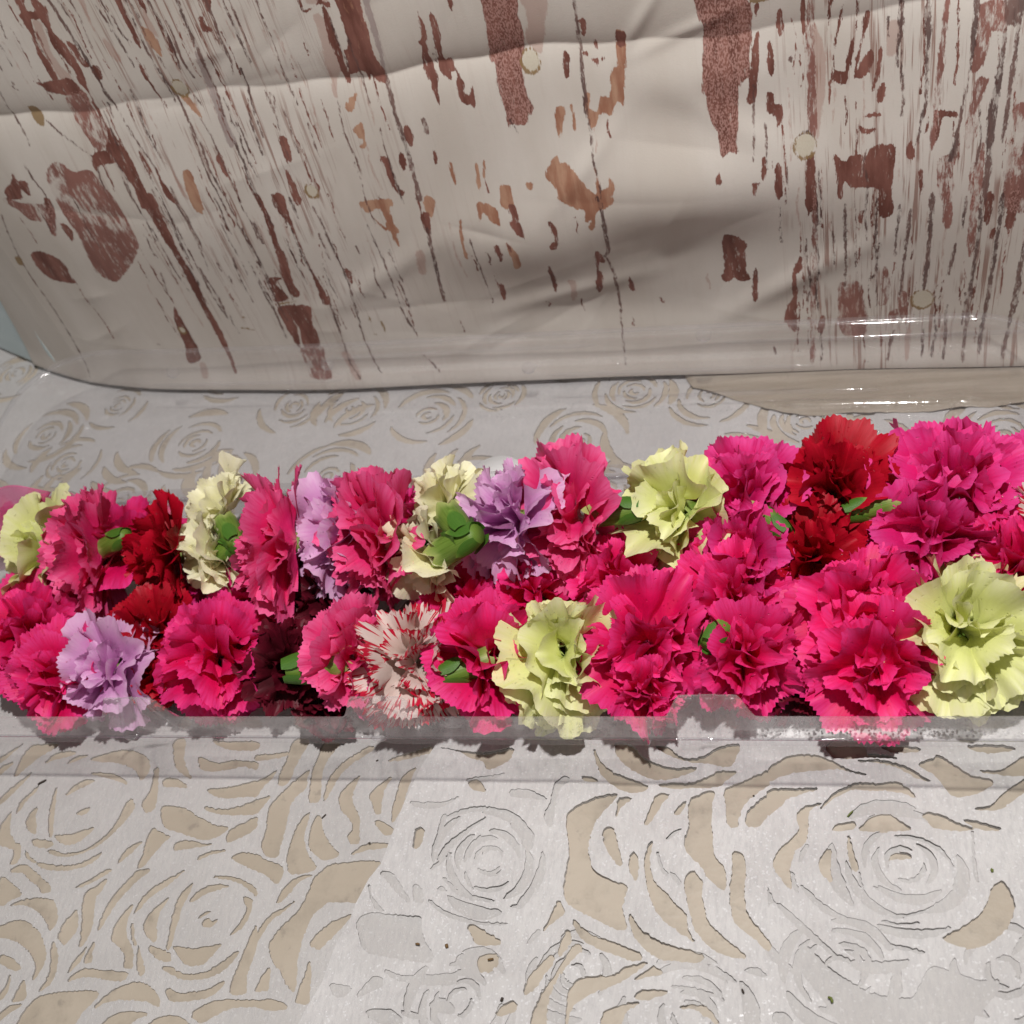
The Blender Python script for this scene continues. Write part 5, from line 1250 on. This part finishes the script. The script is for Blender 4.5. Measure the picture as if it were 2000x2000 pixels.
def carnation(px, py, z, colour, dia, axis, sd, label, flare=1.0, dense=1.0, tidy=1.0, cal=1.0):
    """one flower head: px,py where the photograph shows its middle, z its height, dia in picture pixels"""
    rr = random.Random(sd)
    c = Vector(on_table(px, py, z)); ax = Vector(axis).normalized()
    Lp = dia / 3700.0 * 0.60
    base = c - ax * Lp * 0.42
    q = ax.to_track_quat('Z', 'Y')
    M = Matrix.Translation(base) @ q.to_matrix().to_4x4()
    root = empty('carnation', M)
    tag(root, label, 'carnation', 'carnations strung in the lei')
    outer_, mid_, core_ = SETS[colour]
    layers = ((4, 86, 0.96, outer_), (5, 68, 1.00, outer_), (4, 50, 0.96, mid_), (4, 33, 0.88, mid_), (2, 14, 0.80, core_))
    lob = [(rr.uniform(0, 6.28), rr.uniform(-0.26, 0.20), rr.uniform(1.5, 4)) for _ in range(4)]
    for (n, th, sc, meshes) in layers:
        n = max(3, int(round(n * dense)))
        a0 = rr.uniform(0, 6.28)
        for i in range(n):
            psi = a0 + i * 2 * PI / n + rr.uniform(-0.38, 0.38)
            t = math.radians(th * flare + rr.uniform(-15, 15) * tidy)
            d = Vector((math.sin(t) * math.cos(psi), math.sin(t) * math.sin(psi), math.cos(t)))
            nn = Vector((-math.cos(t) * math.cos(psi), -math.cos(t) * math.sin(psi), math.sin(t)))
            rl = Matrix.Rotation(rr.uniform(-0.5, 0.5), 4, 'X') if tidy > 0.9 else Matrix.Rotation(rr.uniform(-0.15, 0.15), 4, 'X')
            y = nn.cross(d)
            R3 = Matrix([[d[k], y[k], nn[k], 0] for k in range(3)] + [[0, 0, 0, 1]])
            s = Lp * sc * rr.uniform(0.80, 1.12) * (1 + sum(am * math.exp(kk * (math.cos(psi - ps) - 1)) for ps, am, kk in lob) * math.sin(t))
            p = bpy.data.objects.new('petal', rr.choice(meshes))
            COL.objects.link(p); p.parent = root
            p.material_slots[0].link = 'OBJECT'; p.material_slots[0].material = PM[colour]
            flip = -1 if rr.random() < 0.5 else 1
            p.matrix_basis = Matrix.Translation((0, 0, rr.uniform(-0.05, 0.05) * Lp)) @ R3 @ rl @ Matrix.Diagonal((s, s * flip * rr.uniform(0.9, 1.1), s, 1))
    drops = []
    kids = [ch for ch in root.children if ch.name.startswith('petal')]
    for _ in range(46):
        p = rr.choice(kids); me_ = p.data; vi = rr.randrange(len(me_.vertices) // 3, len(me_.vertices)); v = me_.vertices[vi]
        Mp = p.matrix_basis; pos = Mp @ v.co; nr = (Mp.to_3x3().inverted().transposed() @ v.normal).normalized()
        wn = q @ nr
        if wn.z < 0: nr = -nr
        for k_ in range(rr.choice((1, 1, 2, 4))):
            drops.append((pos + Vector((rr.gauss(0, 1), rr.gauss(0, 1), rr.gauss(0, 1))).cross(nr) * 0.0011 * (k_ > 0), nr))
    droplets('water_droplets', drops, 0.00036, M_WATER, root, sd)
    if sd in CAL_AT:
        a_, b_, z_, sz = CAL_AT[sd]
        top_ = Vector(on_table(a_, b_, z_)); aim = (c - ax * Lp * 0.1 - top_).normalized()
        loc = M.inverted() @ (Matrix.Translation(top_) @ aim.to_track_quat('Z', 'Y').to_matrix().to_4x4() @ Matrix.Translation((0, 0, 0.012)) @ Matrix.Diagonal((0.026 * sz, 0.026 * sz, 0.026 * sz, 1)))
        for nm, me_ in (('calyx', CALYX), ('bract', BRACT)):
            k = bpy.data.objects.new(nm, me_); COL.objects.link(k); k.parent = root; k.matrix_basis = loc
    elif cal:
        k = bpy.data.objects.new('calyx', CALYX); COL.objects.link(k); k.parent = root
        k.matrix_basis = Matrix.Translation((0, 0, 0.10 * Lp)) @ Matrix.Diagonal((0.026 * cal, 0.026 * cal, 0.026 * cal, 1))
        k = bpy.data.objects.new('bract', BRACT); COL.objects.link(k); k.parent = root
        k.matrix_basis = Matrix.Translation((0, 0, 0.10 * Lp)) @ Matrix.Rotation(rr.uniform(0, 1.5), 4, 'Z') @ Matrix.Diagonal((0.026 * cal, 0.026 * cal, 0.026 * cal, 1))
    return root


L_ = (-0.90, -0.22, 0.36)
CARN = [
 # back half of the lei: strung facing the ribbon end
 (55, 1075, .058, 'lime', 245, (-0.75, -0.35, 0.5), 1, 'pale green carnation touching the pink ribbon bow', .85, .8),
 (165, 1085, .060, 'pink', 270, (-0.93, -0.18, 0.18), 2, 'pink fan-shaped carnation between the ribbon-end green bloom and a red one', .80, 1.1, .4),
 (228, 1050, .052, 'hot', 235, (-0.5, 0.5, 0.6), 3, 'hot pink carnation mostly hidden behind the pink fan and red bloom', .9, .8),
 (298, 1085, .062, 'red', 255, (-0.82, -0.35, 0.35), 4, 'bright red carnation beside the two small cream blooms', .85, .9, .5),
 (412, 985, .066, 'cream', 195, (-0.70, 0.05, 0.65), 5, 'small cream carnation pointing up beside the bright red bloom', .95, .55, 1.0, 1.15),
 (400, 1098, .060, 'cream', 205, (-0.75, -0.50, 0.25), 51, 'small cream carnation hanging down beside the bright red bloom', .95, .55),
 (522, 1068, .066, 'pink', 300, (-0.96, -0.20, 0.10), 6, 'wide pink carnation seen edge-on between cream and lilac blooms', .84, 1.1, .35),
 (622, 1048, .064, 'lilac', 300, (-0.88, -0.30, 0.22), 7, 'tall lilac carnation between two pink ones in the back row', .92, .85, .6),
 (705, 1055, .064, 'pink', 300, (-0.86, -0.34, 0.34), 8, 'tall ruffled pink carnation between lilac and cream blooms', .85, 1.1),
 (800, 985, .058, 'magenta', 170, (-0.3, 0.5, 0.6), 9, 'dark magenta carnation peeping out behind the cream bloom', .9, .7),
 (842, 965, .066, 'cream', 215, (-0.55, 0.10, 0.75), 10, 'small cream carnation pointing up between magenta and lilac blooms', .95, .6, 1.0, 1.3),
 (815, 1105, .060, 'cream', 210, (-0.60, -0.65, 0.25), 52, 'small cream carnation hanging over the white streaked bloom', .95, .6, 1.0, 1.3),
 (962, 1020, .064, 'lilac', 270, (-0.80, -0.36, 0.40), 11, 'narrow lilac carnation standing in front of the oval sticker', .85, .8),
 (1085, 1010, .066, 'pink', 300, (-0.62, -0.40, 0.62), 12, 'broad pink carnation with green calyx between lilac and tall pale green blooms', .95, 1.05, 1.0, 1.25),
 (1180, 1120, .050, 'hot', 210, (-0.3, -0.2, 0.7), 13, 'deep pink carnation low in the gap below the tall pale green bloom', .9, .8),
 (1285, 995, .066, 'lime', 265, (-0.80, -0.30, 0.48), 14, 'tall pale green carnation between two pink ones in the back row', .9, .8),
 (1428, 962, .066, 'magenta', 225, (-0.55, -0.30, 0.75), 15, 'magenta carnation between the tall pale green bloom and a red one', .9, 1.0),
 (1420, 1085, .056, 'magenta', 240, (-0.5, -0.45, 0.6), 16, 'magenta carnation low between the two rows under the back-row magenta bloom', .9, 1.0),
 (1615, 950, .070, 'red', 218, (-0.35, -0.35, 0.85), 17, 'large wet red carnation standing up between two magenta blooms', .85, .9),
 (1578, 1085, .056, 'red', 195, (-0.2, -0.4, 0.6), 18, 'red carnation with drooping petals under the large wet red bloom', .9, .7),
 (1852, 942, .070, 'magenta', 305, (-0.25, -0.45, 0.85), 19, 'largest magenta carnation, double and full, beside the wet red bloom', 1.0, 1.2),
 (1800, 1050, .060, 'magenta', 250, (-0.2, -0.6, 0.7), 20, 'magenta carnation hanging below the largest magenta bloom', 1.0, 1.0),
 (2020, 1005, .062, 'striped', 190, (-0.6, -0.3, 0.6), 21, 'white carnation streaked red beside the largest magenta bloom', .9, 1.0),
 (1985, 1100, .056, 'hot', 200, (-0.2, -0.4, 0.7), 22, 'hot pink carnation between the streaked bloom and the front pale green one', .9, .9),
 (2080, 930, .064, 'magenta', 240, (0.2, -0.3, 0.8), 23, 'magenta carnation behind the streaked one at the far end of the lei', .95, .9),
 # front half: strung facing the other way
 (55, 1240, .048, 'hot', 240, (0.35, -0.45, 0.7), 24, 'hot pink carnation under the pale green bloom at the ribbon end', .9, 1.0),
 (110, 1335, .042, 'hot', 200, (0.2, -0.6, 0.6), 25, 'hot pink carnation against the tray wall beside the front lilac bloom', .9, .9),
 (178, 1308, .048, 'lilac', 240, (-0.35, -0.50, 0.75), 26, 'lilac carnation in the front row beside the red one', .95, .75),
 (296, 1235, .046, 'red', 205, (0.2, -0.40, 0.65), 27, 'red carnation in the front row between lilac and pink blooms', .8, .8),
 (292, 1335, .038, 'red', 130, (0.1, -0.6, 0.5), 28, 'small red carnation tucked against the lilac bloom behind the rim tab', .9, .7),
 (415, 1288, .048, 'hot', 250, (0.25, -0.58, 0.75), 29, 'open hot pink carnation beside the dark maroon one', 1.05, 1.1),
 (560, 1305, .040, 'maroon', 195, (0.2, -0.4, 0.6), 30, 'dark maroon carnation in the shade beside a pink bloom', .9, .9),
 (715, 1285, .044, 'pink', 225, (0.72, -0.35, 0.50), 31, 'pink carnation with green calyx next to the white streaked bloom', .85, .9, .6, 1.5),
 (832, 1292, .050, 'striped', 255, (0.55, -0.35, 0.55), 32, 'white carnation streaked with red next to a hot pink bloom in the front row', 1.0, 1.0),
 (975, 1285, .048, 'hot', 250, (0.66, -0.45, 0.55), 33, 'hot pink carnation between the streaked and pale green front blooms', .9, 1.0, 1.0, 1.3),
 (1125, 1285, .050, 'lime', 260, (0.50, -0.50, 0.65), 34, 'pale green carnation with folded petals between two hot pink front blooms', .95, .8),
 (1280, 1262, .052, 'hot', 278, (0.30, -0.60, 0.72), 35, 'full hot pink carnation between front pale green bloom and a rim tab', 1.05, 1.2),
 (1380, 1125, .046, 'hot', 160, (0.0, -0.3, 0.7), 36, 'hot pink carnation squeezed between the two rows above the rim tab', .9, .8),
 (1462, 1165, .054, 'hot', 225, (0.55, -0.30, 0.75), 37, 'hot pink carnation with a green calyx at its centre above a rim tab', .95, .9),
 (1480, 1298, .046, 'hot', 232, (0.50, -0.60, 0.50), 38, 'hot pink carnation pressed against the rim beside the third tab', .9, 1.0),
 (1695, 1195, .056, 'hot', 265, (0.30, -0.50, 0.78), 39, 'large open hot pink carnation beside the end pale green bloom', 1.05, 1.05),
 (1735, 1312, .046, 'hot', 240, (0.35, -0.65, 0.55), 40, 'hot pink carnation leaning on the rim below the large open pink bloom', 1.0, 1.0),
 (1920, 1230, .052, 'lime', 285, (0.45, -0.50, 0.68), 41, 'large pale green carnation at the end of the front row', 1.0, .9),
 (1265, 1370, .038, 'hot', 160, (0.1, -0.7, 0.4), 42, 'small hot pink carnation squashed low against the middle of the tray wall', .9, .7),
 (640, 1160, .044, 'maroon', 170, (0.3, -0.3, 0.6), 43, 'dark maroon carnation deep in the gap under the tall lilac bloom', .9, .7),
 (330, 1165, .034, 'magenta', 190, (0.1, -0.2, 0.8), 45, 'deep pink carnation sunk between the bright red and open hot pink blooms', .95, .8),
 (905, 1165, .036, 'hot', 200, (0.1, -0.2, 0.8), 46, 'deep pink carnation sunk below the hanging cream bloom', .95, .8),
 (1050, 1150, .036, 'hot', 200, (0.2, -0.2, 0.8), 47, 'deep pink carnation sunk below the broad pink bloom', .95, .8),
 (1640, 1120, .036, 'maroon', 190, (0.2, -0.2, 0.8), 48, 'dark maroon carnation sunk below the drooping red bloom', .95, .8),  # dark blooms from here on added low for deep shade between flowers
 (1590, 1330, .030, 'maroon', 170, (0.2, -0.4, 0.8), 49, 'dark maroon carnation low between two hot pink blooms at the rim', .95, .8),
 (640, 1370, .026, 'maroon', 150, (0.2, -0.4, 0.8), 50, 'dark maroon carnation low behind the second rim tab', .95, .7),
 (480, 1170, .044, 'magenta', 180, (0.2, -0.3, 0.6), 44, 'dark pink carnation in the gap under the wide edge-on pink bloom', .9, .8),
]
for rec in CARN: carnation(*rec)

# ------------------------------------------------------------------ ribbon, crumbs
def mat_ribbon():
    m, nt, out = material('sheer_ribbon')
    uv = N(nt, 'ShaderNodeUVMap', _uv_map='UVMap').outputs[0]
    th = noise_n(nt, mapping(nt, uv, (6, 260, 1)), 1.0, 2)
    v = N(nt, 'ShaderNodeSeparateXYZ', i0=uv).outputs[0]
    edge = math_n(nt, 'GREATER_THAN', math_n(nt, 'ABSOLUTE', math_n(nt, 'SUBTRACT', v, 0.5)), 0.46)
    c = mixc(nt, th, (0.62, 0.05, 0.22), (0.74, 0.16, 0.36))
    b = N(nt, 'ShaderNodeBsdfPrincipled', Base__Color=c, Roughness=0.35); b.inputs['Sheen Weight'].default_value = 0.3
    t = N(nt, 'ShaderNodeBsdfTransparent', Color=(0.92, 0.55, 0.70, 1))
    f = math_n(nt, 'ADD', math_n(nt, 'MULTIPLY', edge, 0.4), 0.42)
    mx = N(nt, 'ShaderNodeMixShader', i0=f, i1=t.outputs[0], i2=b.outputs[0]); nt.links.new(mx.outputs[0], out.inputs[0])
    return m


M_RIB = mat_ribbon()
rb = empty('ribbon_bow', Matrix.Translation(Vector(on_table(20, 1010, 0.055))))
tag(rb, 'sheer magenta ribbon bow tied at the end of the lei', 'ribbon')
org = Vector(rb.location)


def ribbon(pxs, width, name):
    pts = [Vector(on_table(a, b_, z)) for a, b_, z in pxs]
    P = []
    for i in range(len(pts) - 1):
        p0, p1, p2, p3 = pts[max(0, i - 1)], pts[i], pts[i + 1], pts[min(len(pts) - 1, i + 2)]
        for t in np.arange(10) / 10.0:
            P.append(0.5 * ((2 * p1) + (p2 - p0) * t + (2 * p0 - 5 * p1 + 4 * p2 - p3) * t * t + (3 * p1 - p0 - 3 * p2 + p3) * t ** 3))
    P.append(pts[-1])
    V, UV = [], []
    for i, p in enumerate(P):
        tn = (P[min(i + 1, len(P) - 1)] - P[max(0, i - 1)]).normalized()
        w = tn.cross(Vector((0.05, 0.45, 0.75))).cross(tn).normalized()
        for j in range(9):
            u = j / 8 - 0.5
            V.append(p + w * width * u + Vector((0, 0, 0.0012 * math.sin(i * 0.35 + j * 0.7))) - org); UV.append((j / 8, i / len(P)))
    return mesh_obj(name, V, grid_faces(len(P), 9), M_RIB, rb, True, UV)


ribbon([(-90, 1000, .064), (-40, 988, .070), (10, 980, .073), (55, 978, .073), (80, 985, .070), (84, 996, .064), (66, 1006, .059), (20, 1014, .056), (-40, 1030, .054)], 0.020, 'loop')
ribbon([(70, 1015, .054), (95, 990, .062), (120, 978, .065), (150, 984, .063), (180, 1000, .057), (205, 1020, .050)], 0.012, 'tail')
ribbon([(-20, 1080, .05), (0, 1040, .058), (15, 1010, .06), (30, 1000, .058)], 0.016, 'tail')

m, nt, out = material('dark_plant_bit'); b = N(nt, 'ShaderNodeBsdfPrincipled', Base__Color=(0.035, 0.022, 0.015, 1), Roughness=0.7); nt.links.new(b.outputs[0], out.inputs[0]); M_DK = m
m, nt, out = material('brown_plant_bit'); b = N(nt, 'ShaderNodeBsdfPrincipled', Base__Color=(0.16, 0.09, 0.03, 1), Roughness=0.7); nt.links.new(b.outputs[0], out.inputs[0]); M_BR = m
m, nt, out = material('green_plant_bit'); b = N(nt, 'ShaderNodeBsdfPrincipled', Base__Color=(0.13, 0.16, 0.025, 1), Roughness=0.6); nt.links.new(b.outputs[0], out.inputs[0]); M_GR = m


def crumb(px, py, pts, r, mat, label, name='plant_crumb', level=0.0):
    """tiny scrap: a bent tapering stick lying on the cloth"""
    p = Vector(on_table(px, py, level))
    V, Fc = [], []
    n = len(pts)
    for i, (a, b_) in enumerate(pts):
        q = Vector(on_table(px + a, py + b_, level)) - p
        rad = r * (0.5 + 0.5 * math.sin(PI * (i + 0.6) / (n + 0.2)))
        nx_ = Vector(on_table(px + pts[min(i + 1, n - 1)][0], py + pts[min(i + 1, n - 1)][1], level)) - Vector(on_table(px + pts[max(0, i - 1)][0], py + pts[max(0, i - 1)][1], level))
        side = Vector((-nx_.y, nx_.x, 0)).normalized()
        for k in range(6):
            an = k * PI / 3
            V.append(q + side * rad * math.cos(an) + Vector((0, 0, rad * 0.9 + rad * math.sin(an) * 0.9)))
    Fc = grid_faces(n, 6, True) + [(5, 4, 3, 2, 1, 0), tuple(len(V) - 6 + k for k in range(6))]
    o = mesh_obj(name, V, Fc, mat)
    o.location = p
    return tag(o, label, 'crumb', 'plant scraps on the tablecloth')


OV = 0.0014
crumb(83, 1529, [(-8, 4), (-3, 1), (3, -2), (8, -5)], 0.00075, M_DK, 'small dark seed-like scrap on the cut-out cloth below the tray')
crumb(633, 1595, [(-4, 4), (0, 0), (4, -4)], 0.0005, M_DK, 'tiny dark sliver on a cloth petal below the second rim tab')
crumb(816, 1844, [(-4, 0), (0, 0), (4, 1)], 0.0006, M_BR, 'tiny brown flake in a smooth cut-out of the glittery layer', level=OV)
crumb(873, 1848, [(-1, -3), (0, 0), (1, 4)], 0.0009, M_BR, 'round brown crumb on the glittery cloth layer', level=OV)
crumb(958, 1874, [(-5, 1), (0, 0), (6, -1)], 0.00055, M_BR, 'rust brown sliver lying across a small beige cut-out')
crumb(981, 1953, [(1, -4), (0, 0), (-2, 4)], 0.0008, M_DK, 'dark brown crumb on the glittery cloth layer near the cloth rose', level=OV)
crumb(1451, 1936, [(-2, -4), (0, 0), (2, 4)], 0.0005, M_DK, 'thin black sliver on the glittery layer', level=OV)
crumb(1472, 1555, [(-2, 0), (0, 0), (2, 0)], 0.0005, M_DK, 'black speck on the cloth under the third rim tab', level=OV)
crumb(1660, 1590, [(-5, 6), (-1, 1), (2, -2), (6, -6)], 0.00045, M_GR, 'Y-shaped green stem scrap on the glittery layer', name='stem_scrap', level=OV)
crumb(1937, 1700, [(-2, -2), (1, 0), (1, 4)], 0.0007, M_GR, 'small green scrap beside the large cloth rose', name='stem_scrap', level=OV)
crumb(1622, 1953, [(-5, -5), (1, -3), (3, 2), (4, 6)], 0.0007, M_GR, 'bent olive green scrap on the glittery layer', name='stem_scrap', level=OV)
crumb(737, 1486, [(-2, 1), (0, 0), (2, -1)], 0.0005, M_DK, 'black speck beside the second rim tab on the cloth')
crumb(722, 1647, [(-2, 0), (0, 0), (2, 0)], 0.0005, M_DK, 'black speck in a wide beige cut-out of the cloth')
bpy.context.view_layer.update()
